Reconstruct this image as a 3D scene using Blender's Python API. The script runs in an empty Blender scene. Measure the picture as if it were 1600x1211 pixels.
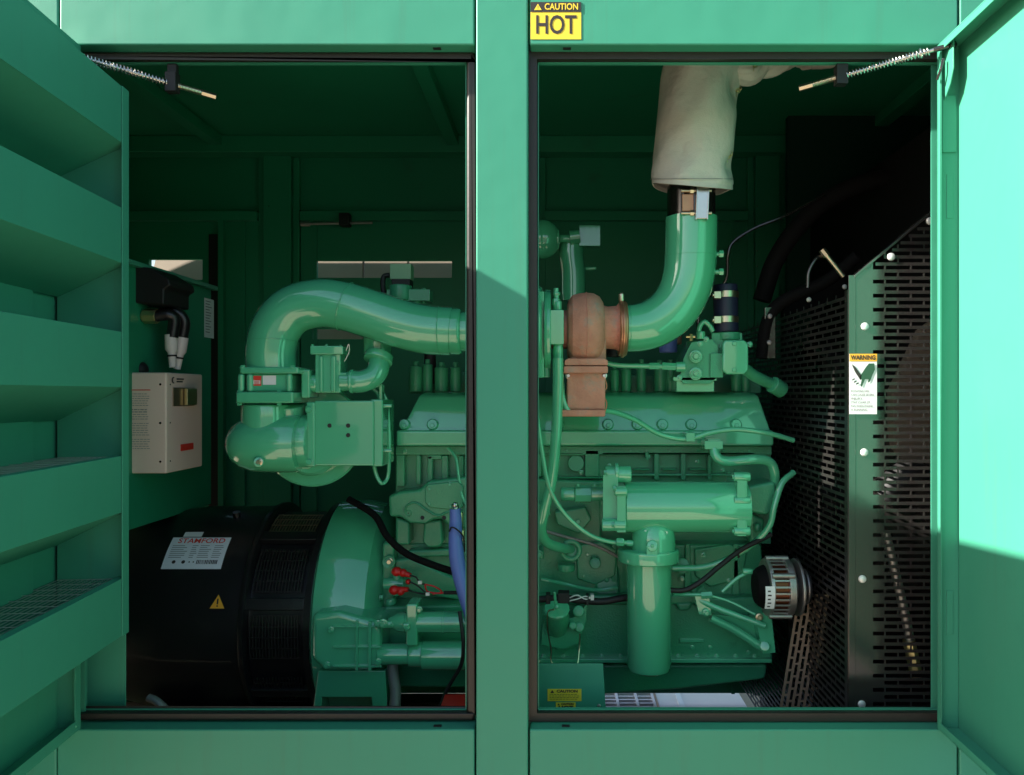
import bpy, bmesh, math, random
from mathutils import Vector, Matrix
random.seed(7)
R = math.radians
sc = bpy.context.scene
col = sc.collection
# ------------------------------------------------------------------ camera model
F, D, VX, VY = 1200.0, 1.76, 870.0, 615.0      # focal length in photo pixels, distance to the front face, vanishing point
def P(px, py, Y):
    s = (D + Y) / F
    return Vector(((px - VX) * s, Y, (VY - py) * s))
def S(Y): return (D + Y) / F
# ------------------------------------------------------------------ materials
def mat(name, color, rough=.5, metal=0., coat=0., bump=0., bscale=60., var=0., vscale=6., rvar=0., dirt=None, spec=.5, emit=None, trans=0., aniso=None, cior=1.5, ripple=0., rsc=3.2, streak=None):
    m = bpy.data.materials.new(name); m.use_nodes = True
    nt = m.node_tree; N = nt.nodes; L = nt.links
    b = N['Principled BSDF']
    b.inputs['Base Color'].default_value = (*color, 1)
    b.inputs['Roughness'].default_value = rough
    b.inputs['Metallic'].default_value = metal
    b.inputs['Coat Weight'].default_value = coat
    b.inputs['Coat Roughness'].default_value = .035; b.inputs['Coat IOR'].default_value = cior
    b.inputs['Specular IOR Level'].default_value = spec
    tc = N.new('ShaderNodeTexCoord')
    def noise(sc_, det=4, r=.55):
        n = N.new('ShaderNodeTexNoise'); n.inputs['Scale'].default_value = sc_
        n.inputs['Detail'].default_value = det; n.inputs['Roughness'].default_value = r
        L.new(tc.outputs['Object'], n.inputs['Vector']); return n
    last = None
    if var:
        n = noise(vscale, 5)
        mx = N.new('ShaderNodeMix'); mx.data_type = 'RGBA'
        mx.inputs['A'].default_value = (*[c * (1 - var) for c in color], 1)
        mx.inputs['B'].default_value = (*[min(1, c * (1 + var)) for c in color], 1)
        L.new(n.outputs['Fac'], mx.inputs['Factor']); last = mx.outputs['Result']
    if dirt:
        n = noise(dirt[2], 8, .7)
        cr = N.new('ShaderNodeValToRGB'); cr.color_ramp.elements[0].position = dirt[1]; cr.color_ramp.elements[1].position = min(1, dirt[1] + .22)
        L.new(n.outputs['Fac'], cr.inputs['Fac'])
        mx = N.new('ShaderNodeMix'); mx.data_type = 'RGBA'
        if last: L.new(last, mx.inputs['A'])
        else: mx.inputs['A'].default_value = (*color, 1)
        mx.inputs['B'].default_value = (*dirt[0], 1)
        L.new(cr.outputs['Color'], mx.inputs['Factor']); last = mx.outputs['Result']
    if streak:
        mp = N.new('ShaderNodeMapping'); mp.inputs['Scale'].default_value = (34, 34, 1.3); L.new(tc.outputs['Object'], mp.inputs['Vector'])
        n = N.new('ShaderNodeTexNoise'); n.inputs['Scale'].default_value = 1.; n.inputs['Detail'].default_value = 7; n.inputs['Roughness'].default_value = .65; L.new(mp.outputs['Vector'], n.inputs['Vector'])
        cr = N.new('ShaderNodeValToRGB'); cr.color_ramp.elements[0].position = .56; cr.color_ramp.elements[1].position = .80; cr.color_ramp.elements[1].color = (.4, .4, .4, 1)
        L.new(n.outputs['Fac'], cr.inputs['Fac'])
        mx = N.new('ShaderNodeMix'); mx.data_type = 'RGBA'
        L.new(last, mx.inputs['A']); mx.inputs['B'].default_value = (*streak, 1); L.new(cr.outputs['Color'], mx.inputs['Factor']); last = mx.outputs['Result']
        n = noise(420, 2); cr = N.new('ShaderNodeValToRGB'); cr.color_ramp.elements[0].position = .74; cr.color_ramp.elements[1].position = .80
        L.new(n.outputs['Fac'], cr.inputs['Fac']); mx = N.new('ShaderNodeMix'); mx.data_type = 'RGBA'
        L.new(last, mx.inputs['A']); mx.inputs['B'].default_value = (.16, .22, .17, 1); L.new(cr.outputs['Color'], mx.inputs['Factor']); last = mx.outputs['Result']
    if last: L.new(last, b.inputs['Base Color'])
    if rvar:
        n = noise(9, 5)
        mr = N.new('ShaderNodeMapRange'); mr.inputs['To Min'].default_value = max(0, rough - rvar); mr.inputs['To Max'].default_value = min(1, rough + rvar)
        L.new(n.outputs['Fac'], mr.inputs['Value']); L.new(mr.outputs['Result'], b.inputs['Roughness'])
    if bump:
        n = noise(bscale, 4)
        bp = N.new('ShaderNodeBump'); bp.inputs['Strength'].default_value = bump; bp.inputs['Distance'].default_value = .002
        L.new(n.outputs['Fac'], bp.inputs['Height']); L.new(bp.outputs['Normal'], b.inputs['Normal'])
        L.new(bp.outputs['Normal'], b.inputs['Coat Normal'])
    if ripple:
        n = noise(rsc, 3); bp2 = N.new('ShaderNodeBump'); bp2.inputs['Strength'].default_value = ripple; bp2.inputs['Distance'].default_value = .02
        L.new(n.outputs['Fac'], bp2.inputs['Height']); L.new(bp2.outputs['Normal'], bp.inputs['Normal'])
    if emit:
        b.inputs['Emission Color'].default_value = (*emit[0], 1); b.inputs['Emission Strength'].default_value = emit[1]
    return m
GREEN = (.052, .285, .185)
M = dict(
    panel=mat('enclosure_paint', GREEN, .42, spec=.35, streak=(.075, .20, .13), ripple=.25, bump=.05, bscale=260, var=.06, vscale=2, rvar=.05, dirt=((.045, .24, .16), .66, 3)),
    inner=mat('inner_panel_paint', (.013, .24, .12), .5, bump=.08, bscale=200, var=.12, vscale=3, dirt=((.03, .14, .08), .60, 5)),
    gloss=mat('engine_paint_gloss', (.085, .47, .25), .14, coat=1, bump=.035, bscale=30, var=.08, vscale=5, rvar=.05, cior=1.65),
    cast=mat('engine_paint_cast', (.050, .33, .165), .30, coat=.45, cior=1.5, spec=.35, bump=.55, bscale=210, var=.16, vscale=8, rvar=.08, dirt=((.030, .20, .10), .64, 14)),
    pgreen=mat('pale_green_plate', (.22, .38, .22), .45, var=.1),
    black=mat('black_enamel', (.010, .009, .010), .38, coat=.3, bump=.1, bscale=90, rvar=.1, dirt=((.02, .017, .016), .58, 8)),
    matt=mat('matt_black', (.010, .010, .010), .6, bump=.2, bscale=120),
    rubber=mat('seal_rubber', (.028, .022, .018), .42, bump=.1, bscale=80, var=.2),
    guard=mat('guard_steel_black', (.17, .155, .145), .16, metal=.85, rvar=.1, bump=.05, bscale=60, dirt=((.10, .085, .07), .62, 9)),
    steel=mat('bright_steel', (.62, .60, .56), .25, metal=1, bump=.1, bscale=90, rvar=.08),
    zinc=mat('zinc_plated', (.66, .58, .42), .32, metal=1, rvar=.1),
    alu=mat('cast_aluminium', (.42, .40, .38), .42, metal=.9, bump=.5, bscale=220),
    rust=mat('heat_rusted_iron', (.60, .25, .17), .75, bump=1., bscale=110, ripple=.3, rsc=30, var=.35, vscale=18, dirt=((.34, .29, .24), .50, 16)),
    rustc=mat('heat_tinted_clamp', (.50, .25, .14), .35, metal=.7, var=.3, vscale=20),
    cloth=mat('fibre_blanket', (.60, .57, .50), .85, bump=.6, bscale=300, ripple=.55, rsc=11, var=.08, vscale=7, dirt=((.36, .31, .24), .66, 6)),
    darkpipe=mat('dark_stainless', (.10, .09, .085), .2, metal=.9, rvar=.08),
    navy=mat('navy_silicone', (.012, .016, .045), .5, bump=.3, bscale=150),
    blue=mat('blue_hose_rubber', (.13, .20, .60), .42, bump=.1, var=.1),
    red=mat('red_plastic', (.62, .012, .010), .35),
    white=mat('white_plastic', (.75, .74, .70), .4),
    beige=mat('beige_powder_coat', (.86, .70, .58), .5, bump=.15, bscale=400, var=.04),
    lens=mat('metal_window', (.36, .27, .18), .3, metal=.8, var=.2, vscale=30),
    yellow=mat('label_yellow', (.85, .60, .05), .4, var=.03),
    orange=mat('label_orange', (.92, .42, .04), .4),
    lwhite=mat('label_white', (.78, .78, .78), .35, var=.03),
    silver=mat('label_silver', (.78, .80, .85), .35, metal=0., var=.05),
    ink=mat('label_ink', (.035, .028, .025), .5),
    grey=mat('label_grey_ink', (.22, .22, .22), .6),
    inkred=mat('label_red_ink', (.75, .05, .03), .45),
    inkgreen=mat('label_hand_ink', (.03, .09, .05), .5),
    wire=mat('galvanised_wire', (.42, .50, .45), .45, metal=.6),
    grating=mat('grating_paint', (.66, .62, .66), .5),
    slab=mat('pale_slab', (.80, .74, .72), .7, bump=.3, bscale=60, var=.08),
    sandy=mat('sandy_daylight', (.26, .205, .155), .8, var=.12, vscale=9),  # beige that stands in for daylight showing in the rear slots
    ground=mat('concrete_yard', (.44, .345, .25), .9, bump=.5, bscale=12, var=.16, vscale=1.2, dirt=((.30, .25, .19), .55, 2.5)),
    guard2=mat('guard_steel_dimmed', (.035, .032, .030), .3, metal=.4, rvar=.1),  # darker copy of the guard steel, for faces that mirror less light
    asphalt=mat('yard_asphalt', (.07, .068, .062), .9, bump=.6, bscale=30, var=.2, vscale=2),
    dead=mat('dead_black', (.004, .004, .004), .8, spec=.15),  # even black, deeper and duller than the matt one
    rivet=mat('zinc_rivet', (.88, .88, .86), .5, metal=.6),
    copper=mat('copper_winding', (.20, .06, .03), .4, metal=.8),
    braid=mat('braided_sleeve', (.30, .29, .27), .4, metal=.6, bump=1., bscale=500),
    brown=mat('brown_shroud', (.20, .155, .115), .7, bump=.3, var=.15, vscale=8),
    brass=mat('brass_fitting', (.55, .50, .25), .3, metal=.9),
)
# ------------------------------------------------------------------ object bookkeeping
WORLD = {}
def tag(o, label=None, cat=None, group=None, kind=None):
    if label: o['label'] = label
    if cat: o['category'] = cat
    if group: o['group'] = group
    if kind: o['kind'] = kind
    return o
def empty(name, loc, label, cat, group=None):
    o = bpy.data.objects.new(name, None); o.empty_display_size = .1
    col.objects.link(o); o.location = loc; WORLD[o.name] = Vector(loc)
    return tag(o, label, cat, group)
def worldof(p): return WORLD[p.name] if p else Vector((0, 0, 0))
class MB:
    def __init__(s): s.bm = bmesh.new()
    def face(s, vs):
        try: return s.bm.faces.new(vs)
        except ValueError: return None
    def obox(s, o, u, v, w):
        o, u, v, w = map(Vector, (o, u, v, w))
        c = [s.bm.verts.new(o + u * a + v * b + w * d) for d in (0, 1) for b in (0, 1) for a in (0, 1)]
        for f in ((0, 2, 3, 1), (4, 5, 7, 6), (0, 1, 5, 4), (2, 6, 7, 3), (0, 4, 6, 2), (1, 3, 7, 5)):
            s.face([c[i] for i in f])
        return s
    def box(s, x0, x1, y0, y1, z0, z1):
        return s.obox((x0, y0, z0), (x1 - x0, 0, 0), (0, y1 - y0, 0), (0, 0, z1 - z0))
    def boxp(s, x0, y0, x1, y1, Y0, Y1):            # a box whose front face is seen at these photo pixels
        a = P(x0, y1, Y0); b = P(x1, y0, Y0)
        return s.box(a.x, b.x, Y0, Y1, a.z, b.z)
    def poly(s, pts, Y0, Y1):                       # prism of an x-z outline between two depths
        f = [s.bm.verts.new((x, Y0, z)) for x, z in pts]; k = [s.bm.verts.new((x, Y1, z)) for x, z in pts]
        s.face(f); s.face(k[::-1]); n = len(pts)
        for i in range(n): s.face([f[i], k[i], k[(i + 1) % n], f[(i + 1) % n]])
        return s
    def polyp(s, pts, Y0, Y1):
        return s.poly([(P(a, b, Y0).x, P(a, b, Y0).z) for a, b in pts], Y0, Y1)
    def xprism(s, sec, x0, x1, in0=0, in1=0):       # section in y-z swept along x
        a = [s.bm.verts.new((x0 + (in0 * t), y, z)) for y, z, t in sec]; b = [s.bm.verts.new((x1 - in1 * t, y, z)) for y, z, t in sec]
        s.face(a); s.face(b[::-1]); n = len(sec)
        for i in range(n): s.face([a[i], b[i], b[(i + 1) % n], a[(i + 1) % n]])
        return s
    def lathe(s, o, ax, prof, n=48, cap=True, squash=None):
        o = Vector(o); ax = Vector(ax).normalized()
        up = Vector((0, 0, 1)) if abs(ax.z) < .9 else Vector((0, 1, 0))
        e1 = ax.cross(up).normalized(); e2 = ax.cross(e1)
        rings = []
        for t, r in prof:
            rings.append([s.bm.verts.new(o + ax * t + (e1 * math.cos(2 * math.pi * k / n) + e2 * math.sin(2 * math.pi * k / n)) * max(r, 1e-5)) for k in range(n)])
        for a, b in zip(rings, rings[1:]):
            for k in range(n): s.face([a[k], a[(k + 1) % n], b[(k + 1) % n], b[k]])
        if cap: s.face(rings[0][::-1]); s.face(rings[-1])
        return s
    def cyl(s, a, b, r, r2=None, n=32):
        a = Vector(a); b = Vector(b)
        return s.lathe(a, b - a, [(0, r), ((b - a).length, r if r2 is None else r2)], n)
    def cylp(s, a, b, rp, r2p=None, n=32):
        sc_ = S((a[2] + b[2]) / 2)
        return s.cyl(P(*a), P(*b), rp * sc_, None if r2p is None else r2p * sc_, n)
    def rcyl(s, a, b, r, e=.004, n=32):             # cylinder with rounded rims
        a = Vector(a); b = Vector(b); L_ = (b - a).length; e = min(e, L_ / 2.1, r * .9)
        pr = [(e * (1 - math.cos(t)), r - e * (1 - math.sin(t))) for t in (0, R(30), R(60), R(90))]
        return s.lathe(a, b - a, pr + [(L_ - t, q) for t, q in pr[::-1]], n)
    def rcylp(s, a, b, rp, e=.004, n=32): return s.rcyl(P(*a), P(*b), rp * S((a[2] + b[2]) / 2), e, n)
    def tube(s, pts, r, n=20, sub=8, raw=False, cap=True, rf=None):
        pts = [Vector(p) for p in pts]
        if not raw and len(pts) > 2:
            q = [2 * pts[0] - pts[1]] + pts + [2 * pts[-1] - pts[-2]]; out = []
            for i in range(1, len(q) - 2):
                p0, p1, p2, p3 = q[i - 1:i + 3]
                for k in range(sub):
                    t = k / sub
                    out.append(.5 * ((2 * p1) + (p2 - p0) * t + (2 * p0 - 5 * p1 + 4 * p2 - p3) * t * t + (3 * p1 - p0 - 3 * p2 + p3) * t ** 3))
            out.append(pts[-1]); pts = out
        m = len(pts); rings = []; ref = None
        for i, p in enumerate(pts):
            d = (pts[min(i + 1, m - 1)] - pts[max(i - 1, 0)]).normalized()
            if ref is None:
                ref = d.cross(Vector((0, 1, 0)) if abs(d.y) < .9 else Vector((0, 0, 1))).normalized()
            ref = (ref - d * ref.dot(d)).normalized(); e2 = d.cross(ref)
            t = i / (m - 1); rr = r(t) if callable(r) else r
            ring = []
            for k in range(n):
                a = 2 * math.pi * k / n; q = rr * (rf(t, a) if rf else 1)
                ring.append(s.bm.verts.new(p + (ref * math.cos(a) + e2 * math.sin(a)) * q))
            rings.append(ring)
        for a, b in zip(rings, rings[1:]):
            for k in range(n): s.face([a[k], a[(k + 1) % n], b[(k + 1) % n], b[k]])
        if cap: s.face(rings[0][::-1]); s.face(rings[-1])
        return s
    def tubep(s, pts, rp, **k):
        sc_ = S(sum(p[2] for p in pts) / len(pts))
        rr = (lambda t: rp(t) * sc_) if callable(rp) else rp * sc_
        return s.tube([P(*p) for p in pts], rr, **k)
    def sphere(s, c, rx, ry=None, rz=None, n=24):
        ry = rx if ry is None else ry; rz = rx if rz is None else rz
        bmesh.ops.create_uvsphere(s.bm, u_segments=n, v_segments=n // 2, radius=1, matrix=Matrix.Translation(Vector(c)) @ Matrix.Diagonal((rx, ry, rz, 1)))
        return s
    def ring(s, c, ax, r, t, n=32, m=10):
        c = Vector(c); ax = Vector(ax).normalized(); up = Vector((0, 0, 1)) if abs(ax.z) < .9 else Vector((0, 1, 0))
        e1 = ax.cross(up).normalized(); e2 = ax.cross(e1); g = []
        for k in range(n):
            a = 2 * math.pi * k / n; d = e1 * math.cos(a) + e2 * math.sin(a)
            g.append([s.bm.verts.new(c + d * (r + t * math.cos(2 * math.pi * j / m)) + ax * t * math.sin(2 * math.pi * j / m)) for j in range(m)])
        for k in range(n):
            for j in range(m): s.face([g[k][j], g[(k + 1) % n][j], g[(k + 1) % n][(j + 1) % m], g[k][(j + 1) % m]])
        return s
    def helix(s, a, b, r, w, turns, n=6):
        a = Vector(a); b = Vector(b); ax = (b - a); L_ = ax.length; ax.normalize(); e1 = ax.cross(Vector((0, 1, 0))).normalized(); e2 = ax.cross(e1); k = int(turns * 12)
        return s.tube([a + ax * L_ * i / k + (e1 * math.cos(2 * math.pi * i / 12) + e2 * math.sin(2 * math.pi * i / 12)) * r for i in range(k + 1)], w, n=n, raw=True)
    def build(s, name, m, parent=None, bev=0., seg=2, sharp=35, label=None, fn=None):
        bm = s.bm
        if fn:
            for v in bm.verts: v.co = fn(v.co)
        bmesh.ops.remove_doubles(bm, verts=bm.verts, dist=1e-6)
        bmesh.ops.recalc_face_normals(bm, faces=bm.faces)
        lim = R(sharp)
        for f in bm.faces: f.smooth = True
        for e in bm.edges:
            e.smooth = not (len(e.link_faces) != 2 or e.calc_face_angle(0) > lim)
        lo = Vector([min(v.co[i] for v in bm.verts) for i in range(3)]); hi = Vector([max(v.co[i] for v in bm.verts) for i in range(3)])
        c = (lo + hi) / 2
        for v in bm.verts: v.co -= c
        me = bpy.data.meshes.new(name); bm.to_mesh(me); bm.free()
        me.materials.append(M[m] if isinstance(m, str) else m)
        o = bpy.data.objects.new(name, me); col.objects.link(o)
        o.location = c - worldof(parent)
        if parent: o.parent = parent
        WORLD[o.name] = c
        if bev:
            b = o.modifiers.new('bevel', 'BEVEL'); b.width = bev; b.segments = seg; b.limit_method = 'ANGLE'; b.angle_limit = R(30); b.harden_normals = True
        if label: o['label'] = label
        return o
# --- bolts: one mesh, many individual objects
def _bolt(kind):
    b = MB()
    if kind == 'hex':
        b.lathe((0, 0, 0), (0, -1, 0), [(0, 1.45), (.25, 1.45), (.32, 1.3)], 24); b.lathe((0, 0, 0), (0, -1, 0), [(.32, 1.0), (1.05, 1.0), (1.25, .82)], 6)
    elif kind == 'rivet':
        b.lathe((0, 0, 0), (0, -1, 0), [(0, 1), (.25, .98), (.5, .8), (.62, .4), (.65, .05)], 24)
    else:
        b.lathe((0, 0, 0), (0, -1, 0), [(0, 1.5), (.25, 1.4), (.25, 1.0), (1.5, 1.0), (1.6, .9)], 20)
    return b.build('bolt_proto_' + kind, 'gloss', None, sharp=30).data
_pr = {}
def bolt(p, r, parent, kind='hex', m='gloss', d=(0, -1, 0), name='bolt'):
    key = (kind, m)
    if key not in _pr:
        me = _bolt(kind); me.materials.clear(); me.materials.append(M[m]); _pr[key] = me
        for o in list(bpy.data.objects):
            if o.name.startswith('bolt_proto'): bpy.data.objects.remove(o)
    me = _pr[key]; o = bpy.data.objects.new(name, me); col.objects.link(o)
    me.name = 'bolt_mesh'
    o.location = Vector(p) - worldof(parent); o.parent = parent; o.scale = (r, r, r)
    o.rotation_euler = Vector((0, -1, 0)).rotation_difference(Vector(d)).to_euler()
    WORLD[o.name] = Vector(p); return o
def boltp(px, py, Y, rp, parent, **k): return bolt(P(px, py, Y), rp * S(Y), parent, **k)
# --- lettering
def text_into(mb, s, size, fn, bold=0., depth=0., width=None, align='CENTER'):
    cu = bpy.data.curves.new('t', 'FONT'); cu.body = s; cu.size = size; cu.offset = bold; cu.align_x = align; cu.align_y = 'CENTER'; cu.resolution_u = 3
    o = bpy.data.objects.new('t', cu); col.objects.link(o)
    dg = bpy.context.evaluated_depsgraph_get(); me = bpy.data.meshes.new_from_object(o.evaluated_get(dg))
    xs = [v.co.x for v in me.vertices]
    k = 1 if not width else width / (max(xs) - min(xs))
    vs = [mb.bm.verts.new(fn(v.co.x * k, v.co.y)) for v in me.vertices]
    for p in me.polygons: mb.face([vs[i] for i in p.vertices])
    bpy.data.objects.remove(o); bpy.data.curves.remove(cu); bpy.data.meshes.remove(me)
def rect(mb, fn, x0, y0, x1, y1, n=1):
    for i in range(n):
        a = x0 + (x1 - x0) * i / n; b = x0 + (x1 - x0) * (i + 1) / n
        mb.face([mb.bm.verts.new(fn(*q)) for q in ((a, y0), (b, y0), (b, y1), (a, y1))])
def pol(mb, fn, pts): mb.face([mb.bm.verts.new(fn(*q)) for q in pts])
def frame_fn(o, u, v, off=.0006):
    o = Vector(o); u = Vector(u).normalized(); v = Vector(v).normalized(); n = u.cross(v)
    return lambda a, b: o + u * a + v * b + n * off
def plate(o, u, v, w, h, t=.0008):                  # a thin label plate centred at o
    o = Vector(o); u = Vector(u).normalized(); v = Vector(v).normalized(); n = u.cross(v)
    return MB().obox(o - u * w / 2 - v * h / 2 - n * .0002, u * w, v * h, n * t)
def perf(mb, o, u, v, n, ulen, rows, slot, bridge, pitch, sh, start=None, off0=0.):
    """perforated sheet: rows of long slots, every second row shifted by half a slot"""
    o, u, v, n = map(Vector, (o, u, v, n)); u.normalize(); v.normalize()
    per = slot + bridge
    for i in range(rows):
        s0 = start(i) if start else 0
        s1 = ulen
        if s0 >= s1 - .004: continue
        mb.obox(o + v * (i * pitch) + u * s0, u * (s1 - s0), v * (pitch - sh), n)
        x = (0 if i % 2 else -per / 2) + off0
        # bridges inside the slot row
        base = o + v * (i * pitch + pitch - sh)
        while x < s1:
            a, b = max(x - bridge, s0), min(x, s1)
            if b > a + 1e-4: mb.obox(base + u * a, u * (b - a), v * sh, n)
            x += per
    return mb
# ================================================================== ground
g = MB(); g.obox((-90, -90, -1.66), (180, 0, 0), (0, 180, 0), (0, 0, .12)); tag(g.build('ground', 'asphalt'), kind='structure')  # dark yard made up around the pad, so it bounces less light
g = MB(); g.obox((-2.9, -4.0, -1.62), (4.1, 0, 0), (0, 7.2, 0), (0, 0, .12)); tag(g.build('concrete_pad', 'ground'), kind='structure')  # pad outline made up, cut short to limit light bounced onto the doors
# ================================================================== enclosure
ENC = empty('generator_enclosure', (0, .9, -1.5), 'green sheet steel generator enclosure with both front doors standing open', 'enclosure')
ZT, ZB = P(0, 70, 0).z, P(0, 1140, 0).z
xl, xr = P(123, 0, 0).x, P(1462, 0, 0).x
pl, pr_ = P(744, 0, 0).x, P(825, 0, 0).x
def panelsheet(name, x0, x1, z0, z1, lab=None):
    return MB().box(x0, x1, 0, .045, z0, z1).build(name, 'panel', ENC, bev=.004, seg=3, label=lab)
MB().box(pl, pr_, -.002, .05, -1.30, 1.24).build('centre_post', 'panel', ENC, bev=.004, seg=3)
gap = .004
L1 = panelsheet('lintel', P(93, 0, 0).x, pl - gap, ZT, 1.24)
L2 = panelsheet('lintel', pr_ + gap, P(1497, 0, 0).x, ZT, 1.24)
S1 = panelsheet('sill', P(89, 0, 0).x, pl - gap, -1.30, ZB)
S2 = panelsheet('sill', pr_ + gap, P(1496, 0, 0).x, -1.30, ZB)
panelsheet('front_panel', -2.7, P(93, 0, 0).x - .003, ZT - 0, 1.24); panelsheet('front_panel', -2.7, P(89, 0, 0).x - .002, -1.30, ZT - .004)
for q_ in ((-1.25, -1.11, -1.30, 1.24), (.82, 1.1, -1.3, ZB - .01), (.9, 1.1, ZB, 1.24)): MB().box(q_[0], q_[1], .046, .05, q_[2], q_[3]).build('seam_backing', 'panel', ENC)
panelsheet('front_panel', P(1497, 0, 0).x + .004, 2.4, -1.30, 1.24)
# inner frames behind each opening: jambs, returns, flange carrying the rubber seal
def opening(x0, x1, fl):
    f = MB(); t = .0025; yb = .062
    zt, zb = .7796, -.745
    a, b = fl
    f.box(x0 - .02, x1 + .02, yb, yb + t, zt, ZT + .03)                # top flange
    f.box(x0 - .02, x1 + .02, yb, yb + t, ZB - .03, zb)
    f.box(x0 - .02, a, yb, yb + t, zb, zt); f.box(b, x1 + .02, yb, yb + t, zb, zt)
    # forward lips, catch the light as thin bright lines
    f.box(a - .0015, b + .0015, yb - .010, yb, zt, zt + .002); f.box(a - .0015, b + .0015, yb - .010, yb, zb - .002, zb)
    f.box(a - .002, a, yb - .010, yb, zb, zt); f.box(b, b + .002, yb - .010, yb, zb, zt)
    f.box(x0 - .02, x1 + .02, .045, yb, ZT + .001, ZT + .004); f.box(x0 - .02, x1 + .02, .045, yb, ZB - .004, ZB - .001)
    f.build('door_frame', 'panel', ENC)
    s = MB(); w = .019; r0 = .036; r1 = .0595
    def bulb(lo, hi, axis):
        c = ((r0 + r1) / 2)
        s.obox(*lo, *hi) if False else None
    s.box(a - .004 - w, b + .004 + w, r0, r1, zt + .003, zt + .003 + w); s.box(a - .004 - w, b + .004 + w, r0, r1, zb - .003 - w, zb - .003)
    s.box(a - .004 - w, a - .004, r0, r1, zb - .003, zt + .003); s.box(b + .004, b + .004 + w, r0, r1, zb - .003, zt + .003)
    s.build('door_seal', 'rubber', ENC, bev=.008, seg=4)
opening(xl, pl, (P(128, 0, .06).x, P(728, 0, .06).x))
opening(pr_, xr, (P(842, 0, .06).x, P(1475, 0, .06).x))
for px, py in ((683, 73.5), (886, 73), (684, 1140), (884, 1143)):
    q = P(px, py, .018); zz = ZT - .0015 if py < 600 else ZB + .0015
    MB().box(q.x - .009, q.x + .009, .012, .022, zz - .0008, zz + .0008).build('drain_slot', 'matt', ENC)
# roof, rear wall, ends
YR, ZC = 1.75, 1.152
rf = MB().box(-2.7, 2.4, .05, YR + .06, ZC, ZC + .03).build('roof', 'inner', ENC)
for px in (350, 711, 1070, 1330):
    x = P(px, 0, YR).x; MB().box(x - .028, x + .028, .06, YR - .02, ZC - .045, ZC).build('roof_joist', 'inner', ENC, bev=.003)
MB().box(-2.7, 2.4, YR - .09, YR, ZC - .075, ZC - .001).build('roof_rail', 'inner', ENC, bev=.004)
MB().box(-2.7, 2.4, YR, YR + .04, ZC - .055, ZC).build('rear_header', 'inner', ENC)
zr0 = P(0, 226, YR).z; zr1 = P(0, 331, YR).z; zr2 = P(0, 346, YR).z
MB().box(-2.7, 2.4, YR + .03, YR + .04, zr2, ZC - .055).build('rear_wall', 'inner', ENC)
for a, b in ((415, 458), (1178, 1216), (800, 842)):
    x0, x1 = P(a, 0, YR).x, P(b, 0, YR).x
    p_ = MB().box(x0, x1, YR - .03, YR + .02, -1.37, ZC - .06)
    p_.box(x0 - .03, x0 - .001, YR - .005, YR + .02, -1.37, ZC - .06).box(x1 + .001, x1 + .03, YR - .005, YR + .02, -1.37, ZC - .06)
    q = p_.build('rear_post', 'inner', ENC, bev=.003)
    MB().box(x0 - .10, x1 + .10, YR + .0285, YR + .0295, -1.37, zr2 + .05).build('post_backing', 'inner', ENC)
    for y in (223, 240, 322, 392, 416):
        boltp(a + 5, y, YR - .031, 1.0, q, kind='rivet', m='steel', name='rivet')
for a, b in ((-2.6, P(404, 0, YR).x), (P(470, 0, YR).x, P(792, 0, YR).x), (P(850, 0, YR).x, P(1168, 0, YR).x), (P(1226, 0, YR).x, 2.3)):
    MB().box(a, b, YR - .02, YR + .02, zr2, zr1).build('rear_rail', 'inner', ENC, bev=.003)
# rear doors with slots; added beige plates behind stand in for daylight
def rear_door(x0, x1, slots):
    d = MB(); y0, y1 = YR + .003, YR + .028; z = zr2; zlow = -1.37
    for (a, b, t, bt) in slots:
        xa, xb, zt, zb = P(a, 0, YR).x, P(b, 0, YR).x, P(0, t, YR).z, P(0, bt, YR).z
        d.box(x0, x1, y0, y1, zt, z); d.box(x0, xa, y0, y1, zb, zt); d.box(xb, x1, y0, y1, zb, zt); z = zb
    d.box(x0, x1, y0, y1, zlow, z)
    d.box(x0 + .06, x0 + .075, y0 - .012, y0, zlow, zr2); d.box(x1 - .075, x1 - .06, y0 - .012, y0, zlow, zr2)
    o = d.build('rear_door', 'inner', ENC)
    for (a, b, t, bt) in slots:
        xa, xb, zt, zb = P(a, 0, YR).x, P(b, 0, YR).x, P(0, t, YR).z, P(0, bt, YR).z
        m = MB().obox((xa - .1, YR + .16, zb - .10), (xb - xa + .2, 0, 0), (0, .10, (zt - zb) + .16), (0, .004, -.003))
        k = int((xb - xa) / .16)
        m.build('daylight_plate', 'sandy', o)
        m = MB()
        for i in range(1, k): m.box(xa + (xb - xa) * i / k - .003, xa + (xb - xa) * i / k + .003, YR + .03, YR + .045, zb - .02, zt + .02)
        if k > 1: m.build('slot_bar', 'sandy', o)
rear_door(-2.6, P(404, 0, YR).x, [(232, 316, 405, 437)])
rear_door(P(470, 0, YR).x, P(792, 0, YR).x, [(494, 706, 407, 434), (488, 640, 514, 530)])
rear_door(P(850, 0, YR).x, P(1168, 0, YR).x, [])
rear_door(P(1226, 0, YR).x, 2.3, [])
x = P(346, 0, YR - .02).x
MB().box(x - .012, x + .012, YR - .03, YR, -1.37, zr2).build('rear_stile', 'inner', ENC)
MB().boxp(326, 366, 343, 800, YR - .008, YR).build('rear_stile', 'matt', ENC, label='dark vertical strip beside the rear stile')
MB().box(-2.74, -2.7, 0, YR + .06, -1.30, 1.24).build('end_wall', 'inner', ENC)
MB().box(2.4, 2.44, 0, YR + .06, -1.30, 1.24).build('end_wall', 'inner', ENC)
# skid rails at the bottom
MB().box(-2.7, 2.4, .05, .20, -1.46, -1.30).build('skid_rail', 'matt', ENC)
MB().boxp(124, 900, 196, 1120, .10, .104).build('jamb_panel', 'panel', ENC, bev=.001)
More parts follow.
